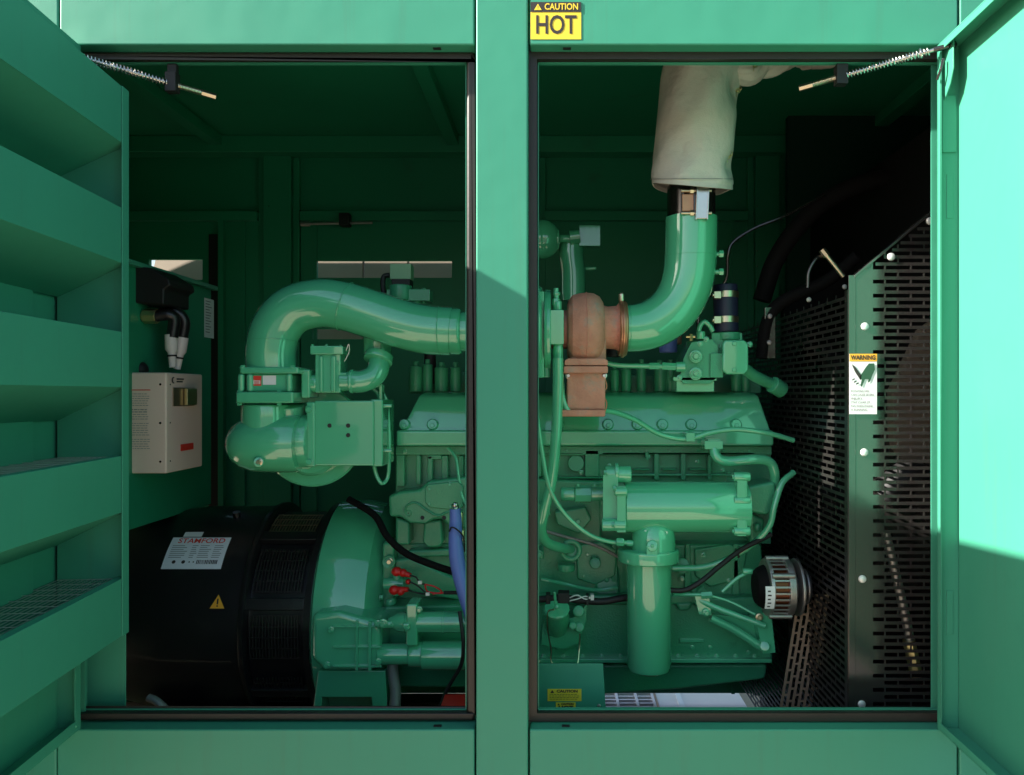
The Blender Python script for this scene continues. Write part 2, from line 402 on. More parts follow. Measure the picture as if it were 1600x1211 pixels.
# small latch bar high on the rear wall
lb = MB(); lb.cylp((470, 350, YR - .06), (582, 348, YR - .06), 2.2, n=12); lb.cylp((470, 350, YR - .06), (484, 350, YR - .06), 4, n=12); lb.build('latch_bar', 'alu', ENC)
MB().boxp(529, 332, 545, 352, YR - .08, YR - .03).build('latch_bracket', 'matt', ENC, bev=.004)
# HOT sign on the right lintel
o = P(868.5, 32.5, -.0005); w, h = 79 * S(0), 58 * S(0)
hl = plate(o, (1, 0, 0), (0, 0, 1), w, h).build('caution_label', 'yellow', L2 and ENC, label='black and yellow CAUTION HOT label')
fn = frame_fn(o, (1, 0, 0), (0, 0, 1), .0012)
m = MB(); rect(m, fn, -w / 2, h / 2 - h * .27, w / 2, h / 2); text_into(m, 'HOT', h * .70, lambda a, b: fn(a, b - h * .135), bold=.0010, width=w * .80); m.build('lettering', 'ink', hl)
fn2 = frame_fn(o, (1, 0, 0), (0, 0, 1), .0018); m = MB()
text_into(m, 'CAUTION', h * .24, lambda a, b: fn2(a + w * .11, b + h * .365), bold=.0004, width=w * .66)
pol(m, fn2, [(-w * .43, h * .28), (-w * .28, h * .28), (-w * .355, h * .45)]); m.build('header_lettering', 'yellow', hl)
m = MB(); fn3 = frame_fn(o, (1, 0, 0), (0, 0, 1), .0022); rect(m, fn3, -w * .359, h * .335, -w * .351, h * .40); rect(m, fn3, -w * .359, h * .305, -w * .351, h * .32); m.build('exclamation_mark', 'ink', hl)

# ================================================================== doors
def door_fn(hx, side, ang):                          # u outward from hinge, v inward normal, z
    a = R(ang); s = side
    u = Vector((s * math.sin(a), -math.cos(a), 0)); v = Vector((s * math.cos(a), math.sin(a), 0))
    return lambda c: Vector((hx, -.002, 0)) + u * c.x + v * c.y + Vector((0, 0, c.z))
DW = .92
# left door (louvred baffle box)
fl = door_fn(xl + .006, 1, 5.6)
zt, zb = ZT - .004, ZB + .004
b = MB(); b.box(0, DW, -.050, -.047, zb, zt)                                   # skin
b.box(0, .003, -.047, 0, zb, zt); b.box(DW - .003, DW, -.047, 0, zb, zt); b.box(0, DW, -.047, 0, zt - .003, zt); b.box(0, DW, -.047, 0, zb, zb + .003)
b.box(0, .022, -.003, .0, zb + .003, zt - .003); b.box(.022, DW, -.003, 0, zb + .003, zb + .025); b.box(.022, DW, -.003, 0, zt - .025, zt - .003)
ld = b.build('door', 'panel', ENC, fn=fl, bev=.0012, label='left door with stacked louvre baffles on its inside')
for u_ in (.02, .30, .6): bolt(fl(Vector((u_, .0005, zb + .013))), .003, ld, kind='rivet', d=(1, 0, 0), name='rivet')
YB = -.03
def zpx(py): return (VY - py) * (D + YB) / F
fy = .110
bands = [(137, 225), (326, 412), (519, 605), (712, 800), (903, 992)]
e = MB()
e.box(.02, .022, -.04, fy, zpx(992), zpx(137)); e.box(.016, .020, fy - .018, fy + .0, zpx(992), zpx(137)); e.box(.018, .050, fy + .0005, fy + .003, zpx(992), zpx(137))
e.build('baffle_end_plate', 'panel', ld, fn=fl, bev=.001)
for i, (a, c) in enumerate(bands):
    z1, z0 = zpx(a), zpx(c); f = MB()
    f.box(.023, DW - .03, fy - .003, fy, z0, z1)
    f.obox((.023, fy - .002, z0), (DW - .053, 0, 0), (0, -(fy + .035), -.075 if i < 4 else -.0), (0, 0, .002))   # sloping back plate
    f.box(.023, DW - .03, fy - .02, fy - .003, z1 - .002, z1)
    f.build('louvre_baffle', 'panel', ld, fn=fl, bev=.001)
    if i:
        w_ = MB(); zz = z1 - .006
        for k in range(14):
            v_ = fy - .02 - k * .0115
            w_.box(.023, DW - .03, v_ - .0012, v_, zz, zz + .0016)
        for k in range(20): w_.box(.03 + k * .045, .0316 + k * .045, -.035, fy - .02, zz + .0017, zz + .003)
        w_.build('wire_grille', 'wire', ld, fn=fl)
MB().box(.125, DW - .04, -.046, -.034, zpx(975), zpx(150)).build('inner_panel', 'panel', ld, fn=fl, bev=.002)
# unseen door added just left of the picture, only to keep the sun off the left sill
fn_ = door_fn(-1.40, 1, 1.0); b = MB(); b.box(0, .86, -.003, 0, -1.29, zt); b.box(.003, .03, -.035, -.003, -1.29, zt); b.box(.83, .86, -.035, -.003, -1.29, zt); b.build('door', 'panel', ENC, fn=fn_, bev=.001, label='unseen tall door added to shade the left sill')
# right door (plain tray door in the sun)
fr = door_fn(xr + .002, -1, 1.6)
T = .047
b = MB(); b.box(0, DW, -T - .003, -T, zb, zt)
b.box(0, .003, -T, 0, zb, zt); b.box(DW - .003, DW, -T, 0, zb, zt); b.box(.003, DW - .003, -T, 0, zt - .003, zt); b.box(.003, DW - .003, -T, 0, zb, zb + .003)
b.box(.003, .016, -.003, 0, zb + .003, zt - .003); b.box(.016, DW - .016, -.003, 0, zb + .003, zb + .018); b.box(.016, DW - .016, -.003, 0, zt - .018, zt - .003)
rd = b.build('door', 'panel', ENC, fn=fr, bev=.0012, label='plain right door with sunlight on its inside')
m = MB(); za, zb_ = P(0, 151, 0).z, P(0, 240, 0).z
m.box(.0035, .0075, -T + .006, -.008, zb_, za); m.build('hinge_cover', 'panel', rd, fn=fr, bev=.002)
m = MB(); m.poly([(.006, zt - .004), (.050, zt - .004), (.050, zt - .070), (.036, zt - .10), (.006, zt - .13)], -.016, -.012); m.build('stay_bracket', 'panel', rd, fn=fr, bev=.002)
for z_ in (.45, -.5): 
    m = MB(); m.box(.0, .004, -T + .012, -.02, z_ - .05, z_ + .05); m.build('hinge', 'panel', rd, fn=fr, bev=.001)

# ================================================================== door stays
def stay(name, a, b, blk, ringp=None, label=''):
    A, B = P(*a), P(*b); d = (B - A).normalized()
    e = empty(name, (A + B) / 2, label, 'door stay', 'spring door stays')
    MB().cyl(A, B, .0042, n=12).build('rod', 'steel', e)
    C = A + (B - A) * blk
    MB().helix(A + d * .03, C - d * .010, .0082, .0017, (C - A).length / .0088).build('spring', 'steel', e)
    MB().helix(C + d * .012, B - d * .03, .0062, .0014, (B - C).length / .0058).build('spring', 'zinc', e)
    MB().cyl(B - d * .03, B + d * .002, .0078, n=6).build('end_nut', 'zinc', e, bev=.0006)
    MB().box(C.x - .013, C.x + .013, C.y - .012, C.y + .012, C.z - .020, C.z + .026).box(C.x - .011, C.x + .011, C.y - .004, C.y + .010, C.z + .026, .778).build('bracket', 'matt', e, bev=.002)
    if ringp:
        q = A + d * ringp
        MB().lathe(q, d, [(0, .004), (0, .0125), (.003, .0125), (.003, .004)], 24, cap=False).build('spring_cup', 'steel', e)
        MB().cyl(A - d * .015, A + d * .02, .006, n=16).sphere(A - d * .018, .010).cyl(A + Vector((0, .0, -.02)) - d * .018, A + Vector((0, 0, .02)) - d * .018, .005, n=12).build('pivot', 'darkpipe', e)
stay('door_stay', (100, 82, -.055), (336, 151, .10), .70, label='spring door stay running in from behind the left door')
stay('door_stay', (1474, 74, -.030), (1250, 138, .10), .70, ringp=.045, label='spring door stay hooked to the top corner of the right door')
# latch hook on the right door's hinge corner
h_ = MB(); h_.tubep([(1474, 92, -.03), (1470, 108, -.03), (1464, 125, -.02)], 2.2, n=8); h_.build('stay_lever', 'darkpipe', rd)

# ================================================================== generator (black alternator body)
AX_Y, AX_Z, RA = .85, -.72, .335
gx = lambda px: P(px, 0, .56).x
GEN = empty('generator', (gx(350), AX_Y, -1.1), 'large black cylindrical generator body with a silver nameplate, left of the engine', 'generator')
def glathe(x0, prof, name, m, par=GEN, n=96, **k):
    return MB().lathe((x0, AX_Y, AX_Z), (1, 0, 0), prof, n).build(name, m, par, **k)
x0 = gx(140)
body = glathe(x0, [(0, .29), (gx(165) - x0, .305), (gx(196) - x0, .318), (gx(225) - x0, .328), (gx(246) - x0, RA - .003), (gx(258) - x0, RA), (gx(382) - x0, RA)], 'stator_housing', 'black')
xa = gx(382); xb = gx(497)
glathe(xa, [(0, RA + .010), (.006, RA + .013), (.016, RA + .013), (.020, RA + .002), (.021, RA - .02), (xb - xa - .03, RA - .02), (xb - xa - .028, RA + .012), (xb - xa - .01, RA + .014), (xb - xa, RA + .004)], 'drive_end_bracket', 'black')
# screened windows round the drive end
def cylfn(R_): return lambda x, th: Vector((x, AX_Y - R_ * math.cos(th), AX_Z + R_ * math.sin(th)))
def arcplate(mb, x0, x1, t0, t1, R0, R1, n=8):
    for i in range(n):
        a = t0 + (t1 - t0) * i / n; c = t0 + (t1 - t0) * (i + 1) / n
        q = [cylfn(r)(x, t) for r in (R0, R1) for t in (a, c) for x in (x0, x1)]
        vs = [mb.bm.verts.new(p) for p in q]
        for f in ((0, 1, 3, 2), (4, 6, 7, 5), (0, 4, 5, 1), (2, 3, 7, 6), (0, 2, 6, 4), (1, 5, 7, 3)): mb.face([vs[k] for k in f])
for t0, t1, mt in ((58, 76, 'lens'), (22, 46, 'guard2'), (-12, 10, 'guard2'), (-44, -24, 'guard2')):
    m = MB(); c0, c1 = xa + .03, xb - .045
    k = 0; xx = c0
    while xx < c1: arcplate(m, xx, xx + .0035, R(t0), R(t1), RA - .008, RA - .003); xx += .0095
    tt = t0
    while tt <= t1: arcplate(m, c0, c1, R(tt), R(tt + .5), RA - .0035, RA - .001, 1); tt += 5.5
    m.build('vent_screen', mt, GEN)
for t in (-34, 16, 54): 
    m = MB(); arcplate(m, xa + .014, xb - .03, R(t - 3), R(t + 3), RA - .018, RA + .006, 3); m.build('window_bar', 'black', GEN, bev=.003)
for t in (-50, -20, 14, 50): 
    p_ = cylfn(RA + .006)(xb - .012, R(t)); bolt(p_, .007, GEN, m='black', d=(-1, 0, 0))
for px_ in (214,):
    for t in (8, 28, 46): bolt(cylfn(RA - .03)(gx(px_), R(t)), .009, GEN, m='black', d=(-.8, -.6, 0))
MB().cyl(cylfn(RA)(gx(330), R(72)), cylfn(RA + .016)(gx(330), R(72)), .012, n=20).build('lifting_eye', 'darkpipe', GEN)
# nameplate bent round the housing
th0, dR = R(43.5), RA + .0012
cx0 = P(305, 0, .60).x; W_, H_ = .182, .112
def nfn(off): return lambda a, b: cylfn(dR + off)(cx0 + a, th0 + b / RA)
def bent(mb, fn, x0, y0, x1, y1, n=8):
    for i in range(n): rect(mb, fn, x0, y0 + (y1 - y0) * i / n, x1, y0 + (y1 - y0) * (i + 1) / n)
m = MB(); bent(m, nfn(0), -W_ / 2, -H_ / 2, W_ / 2, H_ / 2); bent(m, nfn(-.0008), -W_ / 2, -H_ / 2, W_ / 2, H_ / 2); npl = m.build('nameplate', 'silver', GEN)
m = MB(); text_into(m, 'STAMFORD', .026, lambda a, b: nfn(.0006)(a + .004, b + H_ * .37), bold=.0004, width=W_ * .80); m.build('brand_lettering', 'inkred', npl)
m = MB(); f_ = nfn(.0006); rnd = random.Random(3)
for r_ in range(7):
    y = H_ * (.20 - r_ * .062); x = -W_ * .44
    for cxx, ww in ((-.44, .30), (-.10, .12), (.04, .20), (.28, .17)):
        k = W_ * ww * rnd.uniform(.6, 1); rect(m, f_, W_ * cxx, y, W_ * cxx + k, y + .0022)
m.build('small_print', 'grey', npl)
m = MB(); x = W_ * .06
while x < W_ * .42: ww = rnd.choice((.0012, .002, .003)); rect(m, f_, x, -H_ * .36, x + ww, -H_ * .24); x += ww + rnd.choice((.0012, .002))
for cx_ in (-.32, -.16): 
    pol(m, f_, [(W_ * cx_ + .006 * math.cos(t * R(45)), -H_ * .30 + .006 * math.sin(t * R(45))) for t in range(8)])
for cx_ in (-.07, .0): rect(m, f_, W_ * cx_, -H_ * .32, W_ * cx_ + .004, -H_ * .28)
m.build('barcode', 'ink', npl)
m = MB(); bent(m, nfn(.0), -.062, H_ / 2 + .003, -.004, H_ / 2 + .024, 3); m.build('serial_tag', 'lwhite', GEN)
m = MB(); thw = R(17)
wf = lambda off: (lambda a, b: cylfn(dR + off)(P(345, 0, .55).x + a, thw + b / RA))
pol(m, wf(0), [(-.022, -.018), (.022, -.018), (0, .022)]); wl = m.build('warning_triangle', 'orange', GEN)
m = MB(); rect(m, wf(.0006), -.0022, -.006, .0022, .010); rect(m, wf(.0006), -.0022, -.013, .0022, -.009); m.build('exclamation_mark', 'ink', wl)
MB().box(gx(196), gx(480), .62, 1.1, -1.45, -1.03).build('generator_foot', 'black', GEN, bev=.01)
MB().box(gx(205), gx(300), .52, .62, -1.02, -.985).build('foot_rail', 'black', GEN, bev=.004)
tag(MB().tubep([(232, 1090, .22), (245, 1096, .215), (262, 1112, .21), (285, 1140, .20)], 6, n=14).build('braided_cable', 'braid'), 'short grey braided cable end below the black generator', 'cable')

# ================================================================== beige box, cabinet, conduits
CAB = empty('control_cabinet', (-1.45, .7, -.4), 'dark green control cabinet behind the beige box', 'cabinet')
XC = -1.25
cb = MB(); cb.poly([(XC - .6, .0), (XC, 0)], 0, 0) if False else None
cb.box(XC - .6, XC, .46, 1.02, -.40, P(0, 405, .45).z); cb.build('cabinet_body', 'inner', CAB, bev=.004)
MB().box(XC, XC + .02, .45, 1.03, P(0, 412, .45).z, P(0, 404, .45).z).build('top_flange', 'panel', CAB, bev=.002)
q = 1.25 * F / (870 - 326) - D
m = plate((XC + .0015, q, .27), (0, 1, 0), (0, 0, 1), .075, .14); m.build('cabinet_label', 'lwhite', CAB)
m = MB(); ff = frame_fn((XC + .0015, q, .27), (0, 1, 0), (0, 0, 1), .0014)
for i in range(12): rect(m, ff, -.030, .058 - i * .010, -.030 + random.uniform(.03, .058), .061 - i * .010)
m.build('label_print', 'grey', CAB)
BOX = empty('charger_box', P(235, 740, .55), 'beige metal box with printed instructions and a small metal window, beside the left door', 'electrical box')
bx0, bx1 = -1.36, P(260, 0, .50).x; bz0, bz1 = P(0, 740, .5).z, P(0, 582, .5).z; by0, by1 = .50, .73
bb = MB().box(bx0, bx1, by0, by1, bz0, bz1).build('case', 'beige', BOX, bev=.005, seg=3)
for z_ in (bz1 - .035, (bz0 + bz1) / 2, bz0 + .035):
    bolt((bx1 - .018, by0 - .0005, z_), .0035, BOX, kind='rivet', m='darkpipe', name='screw'); bolt((bx1 + .0005, by0 + .022, z_), .0025, BOX, kind='rivet', m='darkpipe', d=(1, 0, 0), name='screw')
ff = frame_fn((bx1 - .09, by0 - .0005, (bz0 + bz1) / 2), (1, 0, 0), (0, 0, 1), .0012)
m = MB(); rr = random.Random(5); y = .085
for i in range(22):
    if i in (6, 11, 17): y -= .006
    b_ = .0025 if i in (6, 7) else .0014
    x = -.055
    while x < .035:
        ww = rr.uniform(.004, .012); rect(m, ff, x, y, min(x + ww, .042), y + b_); x += ww + .002
    y -= .0068
m.build('instruction_print', 'grey', BOX)
m = MB(); rect(m, ff, -.055, .096, .044, .0985); m.build('red_heading', 'inkred', BOX)
sf = lambda off: frame_fn((bx1 + .0002, (by0 + by1) / 2, 0), (0, 1, 0), (0, 0, 1), off)
m = MB(); m.obox((bx1 + .0002, by0 + .035, bz1 - .100), (.003, 0, 0), (0, .135, 0), (0, 0, .056)); win = m.build('window', 'lens', BOX, bev=.001)
m = MB(); m.obox((bx1 + .0034, by0 + .098, bz1 - .098), (.012, 0, 0), (0, .065, 0), (0, 0, .052)); m.build('switch_cover', 'brass', win, bev=.003)
m = MB(); m.obox((bx1 + .0002, by0 + .085, bz0 + .060), (.0015, 0, 0), (0, .08, 0), (0, 0, .020)); rl = m.build('red_label', 'inkred', BOX)
m = MB(); text_into(m, 'DANGER', .014, lambda a, b: frame_fn((bx1 + .0022, by0 + .128, bz0 + .07), (0, 1, 0), (0, 0, 1))(a, b), width=.05); m.build('lettering', 'ink', rl) if False else m.bm.free()
m = MB(); ff = frame_fn((bx1 + .0002, by0 + .07, bz1 - .022), (0, 1, 0), (0, 0, 1), .001)
pol(m, ff, [(-.03 + .012 * math.cos(R(30 * t)) , .010 * math.sin(R(30 * t))) for t in range(2, 11)] + [(-.033, -.004), (-.033, .004)])
for r_ in range(2): rect(m, ff, -.012, .002 - r_ * .008, .034 - r_ * .008, .006 - r_ * .008)
m.build('emblem', 'ink', BOX)
DEV = empty('junction_block', P(225, 475, .5), 'black junction block above the beige box, with brass fittings and bent conduits', 'electrical block')
m = MB(); m.polyp([(150, 410), (235, 418), (264, 436), (266, 446), (256, 452), (256, 476), (150, 470)], .52, .68); m.build('cover', 'matt', DEV, bev=.006)
m = MB(); m.cylp((180, 495, .56), (214, 494, .56), 12, n=8); m.cylp((214, 494, .56), (226, 494, .56), 8); m.cylp((226, 494, .56), (246, 494, .56), 12, n=8); m.build('brass_fitting', 'brass', DEV, bev=.001)
for pts, rr_ in (([(243, 494, .56), (262, 492, .57), (272, 500, .58), (269, 527, .58)], 9), ([(250, 490, .60), (275, 488, .61), (288, 503, .62), (284, 532, .62)], 8.5)):
    MB().tubep(pts, rr_, n=20).build('conduit', 'black', DEV)
for a, b in (((267, 523, .58), (270, 578, .58)), ((285, 527, .62), (276, 582, .62))):
    m = MB(); m.lathe(P(*a), P(*b) - P(*a), [(0, .018), (.045, .018), (.055, .012), (.10, .010)], 24); sl = m.build('white_sleeve', 'white', DEV)
    q = P(*a) * .45 + P(*b) * .55 + Vector((0, -.0185, 0)); 
    m = MB(); d_ = (P(*b) - P(*a)).normalized(); m.cyl(P(*a) + d_ * .062, P(*a) + d_ * .067, .0135, n=24).build('band', 'matt', sl)
m = MB(); m.sphere(P(213, 578, .56), .035, .03, .03).build('gland', 'matt', DEV)

# ================================================================== ENGINE
ENG = empty('diesel_engine', P(900, 1040, .9), 'glossy green diesel engine filling the enclosure, with a rusty turbocharger', 'engine')
def part(m, name, mt='gloss', par=ENG, bev=.003, **k): return m.build(name, mt, par, bev=bev, **k)
# --- bell housing
xh = gx(492)
m = MB(); q = P(600, 0, .6).x - xh
m.lathe((xh, AX_Y, AX_Z), (1, 0, 0), [(0, .345), (.012, .362), (.05, .364), (.10, .360), (.16, .345), (q - .02, .315), (q - .004, .29), (q, .26), (q, .1)], 96)
bell = part(m, 'bell_housing', 'gloss', bev=0)
for t in (-40, -10, 20, 50):
    p_ = cylfn(.30)(xh + q + .0005, R(t)); bolt(p_, .008, bell, d=(1, 0, 0))
m = MB(); m.polyp([(497, 1048), (602, 1048), (606, 1130), (584, 1130), (580, 1090), (503, 1090), (500, 1130), (486, 1130)], .47, .60); part(m, 'engine_mount')
m = MB(); m.polyp([(486, 960), (530, 955), (590, 972), (596, 985), (594, 1040), (580, 1048), (505, 1050), (486, 1030)], .44, .60); sg = part(m, 'starter_gear_case', bev=.018, seg=4)
m = MB()
for y in (978, 1010, 1040): m.boxp(520, y, 596, y + 3, .432, .44)
m.boxp(555, 970, 559, 1048, .431, .44).boxp(575, 972, 580, 1048, .43, .44); m.build('casting_rib', 'gloss', sg, bev=.001)
for x_, y_ in ((516, 985), (590, 975), (590, 1035), (510, 1040)): boltp(x_, y_, .425, 4, sg)
# --- starter motors
m = MB(); m.rcylp((592, 1022, .46), (640, 1022, .46), 16, .003); m.rcylp((640, 1022, .46), (664, 1022, .46), 19, .003); m.rcylp((660, 1024, .46), (790, 1024, .46), 22, .004); part(m, 'starter_motor', bev=0)
m = MB(); m.rcylp((634, 972, .45), (735, 972, .45), 16, .003); m.lathe(P(634, 972, .45), (-1, 0, 0), [(0, .029), (.02, .027), (.05, .012)], 32); m.rcylp((692, 972, .45), (695, 972, .45), 16.8, .001); part(m, 'starter_solenoid', bev=0)
m = MB(); m.boxp(634, 944, 652, 1010, .42, .50); m.boxp(628, 974, 640, 984, .41, .44); part(m, 'starter_bracket', bev=.006)
boltp(655, 953, .42, 3.5, ENG); boltp(636, 982, .41, 3, ENG); boltp(598, 975, .42, 5, ENG); boltp(612, 976, .43, 3, ENG)
m = MB(); m.rcylp((590, 975, .44), (622, 975, .44), 6, .002); part(m, 'stud', bev=0)
# --- block
blk = MB()
blk.boxp(618, 700, 1205, 850, .66, 1.10); blk.boxp(600, 850, 1190, 935, .655, 1.10)
for x0_, y0_, x1_, y1_ in ((618, 697, 1206, 711), (619, 711, 632, 760), (650, 711, 657, 757), (668, 711, 690, 718), (668, 712, 676, 757), (690, 712, 700, 757), (716, 712, 724, 757), (840, 703, 846, 745), (848, 745, 940, 748), (914, 703, 936, 745), (846, 707, 912, 712), (940, 706, 1180, 711), (1022, 706, 1030, 750), (1064, 706, 1072, 750), (1106, 711, 1112, 750), (984, 740, 1160, 744), (990, 732, 1016, 735), (1036, 732, 1058, 735), (1078, 732, 1104, 735)):
    blk.boxp(x0_, y0_, x1_, y1_, .628, .66)
blk.cylp((900, 724, .655), (900, 724, .635), 13); blk.boxp(1008, 706, 1014, 716, .62, .66)
block = part(blk, 'engine_block', 'cast', bev=.005)
for x_ in (632, 1012): boltp(x_, 705 if x_ < 700 else 714, .625, 3, block)
m = MB(); m.polyp([(606, 775), (625, 768), (655, 765), (668, 752), (725, 745), (770, 745), (770, 835), (700, 822), (692, 812), (678, 812), (665, 820), (640, 818), (625, 808), (608, 808)], .575, .66)
gc = part(m, 'rear_gear_cover', 'cast', bev=.010, seg=3)
m = MB(); m.polyp([(668, 757), (716, 752), (724, 760), (724, 792), (715, 798), (670, 793), (664, 785), (664, 762)], .568, .58); cp = part(m, 'cover_plate', 'cast', gc, bev=.004)
for x_, y_ in ((671, 764), (703, 757), (671, 787), (704, 791)): boltp(x_, y_, .5675, 2.6, cp)
m = MB(); text_into(m, '58102', .012, frame_fn(P(688, 768, .5665), (1, 0, 0), (0, 0, 1)), bold=.0003); m.bm.free()
m = MB()
m.cylp((638, 802, .575), (638, 802, .5745), 1, n=8)
for x_, y_ in ((660, 809), (694, 809)): m.cylp((x_, y_, .577), (x_, y_, .5735), 3.2, n=20)
m.build('bolt_hole', 'matt', gc)
m = MB(); m.ring(P(638, 802, .574), (0, 1, 0), .0085, .0022).build('hole_rim', 'cast', gc)
m = MB(); m.tubep([(632, 800, .572), (636, 790, .571), (650, 786, .571), (668, 798, .571), (685, 806, .571), (700, 800, .571), (722, 798, .571)], 1.6, n=8).build('casting_bead', 'cast', gc)
# block lower left castings
m = MB()
m.polyp([(618, 808), (640, 816), (640, 852), (618, 852)], .60, .66); m.polyp([(662, 815), (690, 812), (692, 850), (684, 856), (668, 856), (660, 848)], .60, .66); m.polyp([(636, 860), (770, 855), (770, 868), (640, 872)], .615, .66)
m.boxp(597, 848, 616, 965, .60, .66); m.polyp([(616, 875), (640, 872), (770, 930), (770, 948), (640, 925), (616, 905)], .61, .66)
part(m, 'crankcase_web', 'cast', bev=.008, seg=3)
m = MB(); m.cylp((608, 878, .60), (608, 878, .588), 10); m.ring(P(608, 878, .588), (0, 1, 0), .016, .004); cpg = m.build('core_plug', 'cast', ENG); boltp(608, 878, .588, 4, cpg, m='zinc')
m = MB(); m.rcylp((600, 912, .56), (632, 912, .56), 9, .002); m.rcylp((620, 895, .56), (620, 930, .56), 6, .002); part(m, 'pressure_sensor', bev=0)
m = MB(); m.rcylp((610, 935, .58), (612, 945, .58), 8); part(m, 'plug', bev=0)
# --- lower crankcase + oil pan
m = MB()
m.polyp([(836, 748), (940, 752), (940, 850), (1190, 850), (1196, 935), (836, 935)], .60, .66)
part(m, 'crankcase', 'cast', bev=.008)
m = MB()
m.polyp([(600, 948), (1200, 932), (1208, 1032), (600, 1032)], .56, .66)
m.xprism([(.55, P(0, 930, .55).z, 0), (.55, P(0, 945, .55).z, 0), (.60, P(0, 945, .60).z, 0), (.60, P(0, 925, .60).z, 0)], P(836, 0, .55).x, P(1100, 0, .55).x)
part(m, 'oil_pan_flange', 'cast', bev=.008)
m = MB(); m.boxp(600, 1030, 1206, 1036, .535, .66); m.boxp(1062, 998, 1100, 1004, .552, .56); part(m, 'pan_rail', 'gloss', bev=.002)
m = MB(); m.polyp([(840, 1038), (1200, 1038), (1196, 1062), (1060, 1078), (960, 1085), (840, 1090)], .60, 1.1); m.polyp([(600, 1038), (840, 1038), (840, 1075), (610, 1075)], .62, 1.1); part(m, 'oil_sump', 'cast', bev=.01)
for x_ in (1082, 1110, 870, 905, 1170): boltp(x_, 1012 if x_ < 1150 else 1020, .556, 2.5, ENG)
m = MB(); m.xprism([(.57, -.66, 0), (.60, -.52, 0), (.66, -.52, 0), (.66, -.66, 0)], P(930, 0, .6).x, P(968, 0, .6).x); part(m, 'casting_boss', 'cast', bev=.01); m = MB(); m.polyp([(1055, 942), (1085, 940), (1078, 955), (1060, 956)], .545, .57); part(m, 'casting_boss', 'cast', bev=.01)
m = MB()
for x_ in (960, 1075, 1150): m.polyp([(x_ - 4, 850), (x_ + 4, 850), (x_ + 6, 930), (x_ - 6, 930)], .588, .602); part(m, 'crankcase_rib', 'cast', bev=.004); m = MB()
m.polyp([(900, 852), (940, 846), (965, 860), (962, 900), (930, 915), (902, 905)], .585, .602); part(m, 'crankcase_boss', 'cast', bev=.006, seg=3); m = MB(); m.polyp([(1085, 858), (1140, 850), (1168, 862), (1160, 905), (1110, 918), (1086, 900)], .588, .602)
part(m, 'crankcase_boss', 'cast', bev=.006, seg=3)
for x_ in range(850, 1206, 30):
    if abs(x_ - 1010) > 34: boltp(x_, 1026, .556, 2.6, ENG, name='pan_bolt')
for x_ in (612, 640, 668, 696, 722): boltp(x_, 1040, .60, 2.4, ENG, name='pan_bolt')
for x_, y_ in ((918, 866), (948, 906), (912, 900), (1100, 868), (1150, 872), (1140, 908), (972, 858), (1066, 905)): boltp(x_, y_, .584, 3, ENG)
for x_ in (858, 886, 985, 1010, 1046, 1090, 1130, 1170): boltp(x_, 704, .627, 2.4, block)
for x_, y_ in ((852, 738), (908, 738), (952, 728), (1090, 722), (1130, 735)): boltp(x_, y_, .658 if x_ > 920 else .627, 2.6, block)
m = MB(); m.tubep([(700, 700, .60), (712, 715, .59), (716, 740, .58), (722, 775, .57), (735, 800, .56)], 2.5, n=10); m.build('sensor_line', 'gloss', ENG)
m = MB(); m.tubep([(846, 905, .56), (880, 912, .55), (930, 922, .55), (965, 918, .55)], 3, n=10); m.build('oil_line', 'gloss', ENG)
m = MB(); m.rcylp((930, 880, .56), (930, 880, .585), 9, .003); m.build('core_plug', 'cast', ENG)
# --- valve cover
xv0, xv1 = P(622, 0, .60).x, P(1208, 0, .58).x
zt_ = P(0, 613, .66).z; zm = P(0, 672, .585).z; zb2 = P(0, 697, .57).z
m = MB(); m.xprism([(.585, zm - .01, 0), (.585, zm, 0), (.640, zt_ - .012, 1), (.665, zt_, 1.2), (1.05, zt_, 1.2), (1.10, zm, 0), (1.10, zm - .01, 0)], xv0 + .01, xv1 - .005, .045, .022)
vc = part(m, 'valve_cover', 'gloss', bev=.010, seg=4)
m = MB(); m.box(xv0, xv1, .570, 1.11, zb2, zm); vcf = m.build('cover_rim', 'gloss', vc, bev=.008, seg=4)
for x_ in (632, 676, 872, 950, 996, 1035, 1080, 1150):
    m = MB(); q = P(x_, 666, .590); m.lathe(q + Vector((0, .02, 0)), (0, -1, .25), [(0, .020), (.022, .018), (.027, .014)], 24); m.build('bolt_boss', 'gloss', vc)
    bolt(q + Vector((0, -.007, .002)), .0075, vc, d=(0, -1, .2))
# --- injector towers behind the cover
def tower(px, Y, y0, y1, r, m_='cast'):
    m = MB(); m.rcylp((px, y1, Y), (px, y0, Y), r, .003); m.rcylp((px, y0 + 2, Y), (px, y0 - 8, Y), r * .5, .002); m.build('injector_tower', m_, ENG)
for px_ in (650, 668, 690, 712, 960, 978, 1002, 1032, 1048, 1150, 1165): tower(px_, .72, 572 + random.uniform(-4, 6), 612, random.uniform(7, 11))
m = MB(); m.boxp(638, 582, 740, 615, .80, 1.0); part(m, 'rocker_housing', 'cast', bev=.006)
m = MB(); m.boxp(935, 585, 1190, 615, .84, 1.0); part(m, 'rocker_housing', 'cast', bev=.006)
m = MB(); m.rcylp((958, 545, .70), (958, 558, .70), 12); m.rcylp((672, 545, .74), (672, 600, .74), 9); m.build('filler_neck', 'matt', ENG)
MB().rcylp((1044, 527, .68), (1044, 551, .68), 14, .004).build('blue_cap', 'blue', ENG)
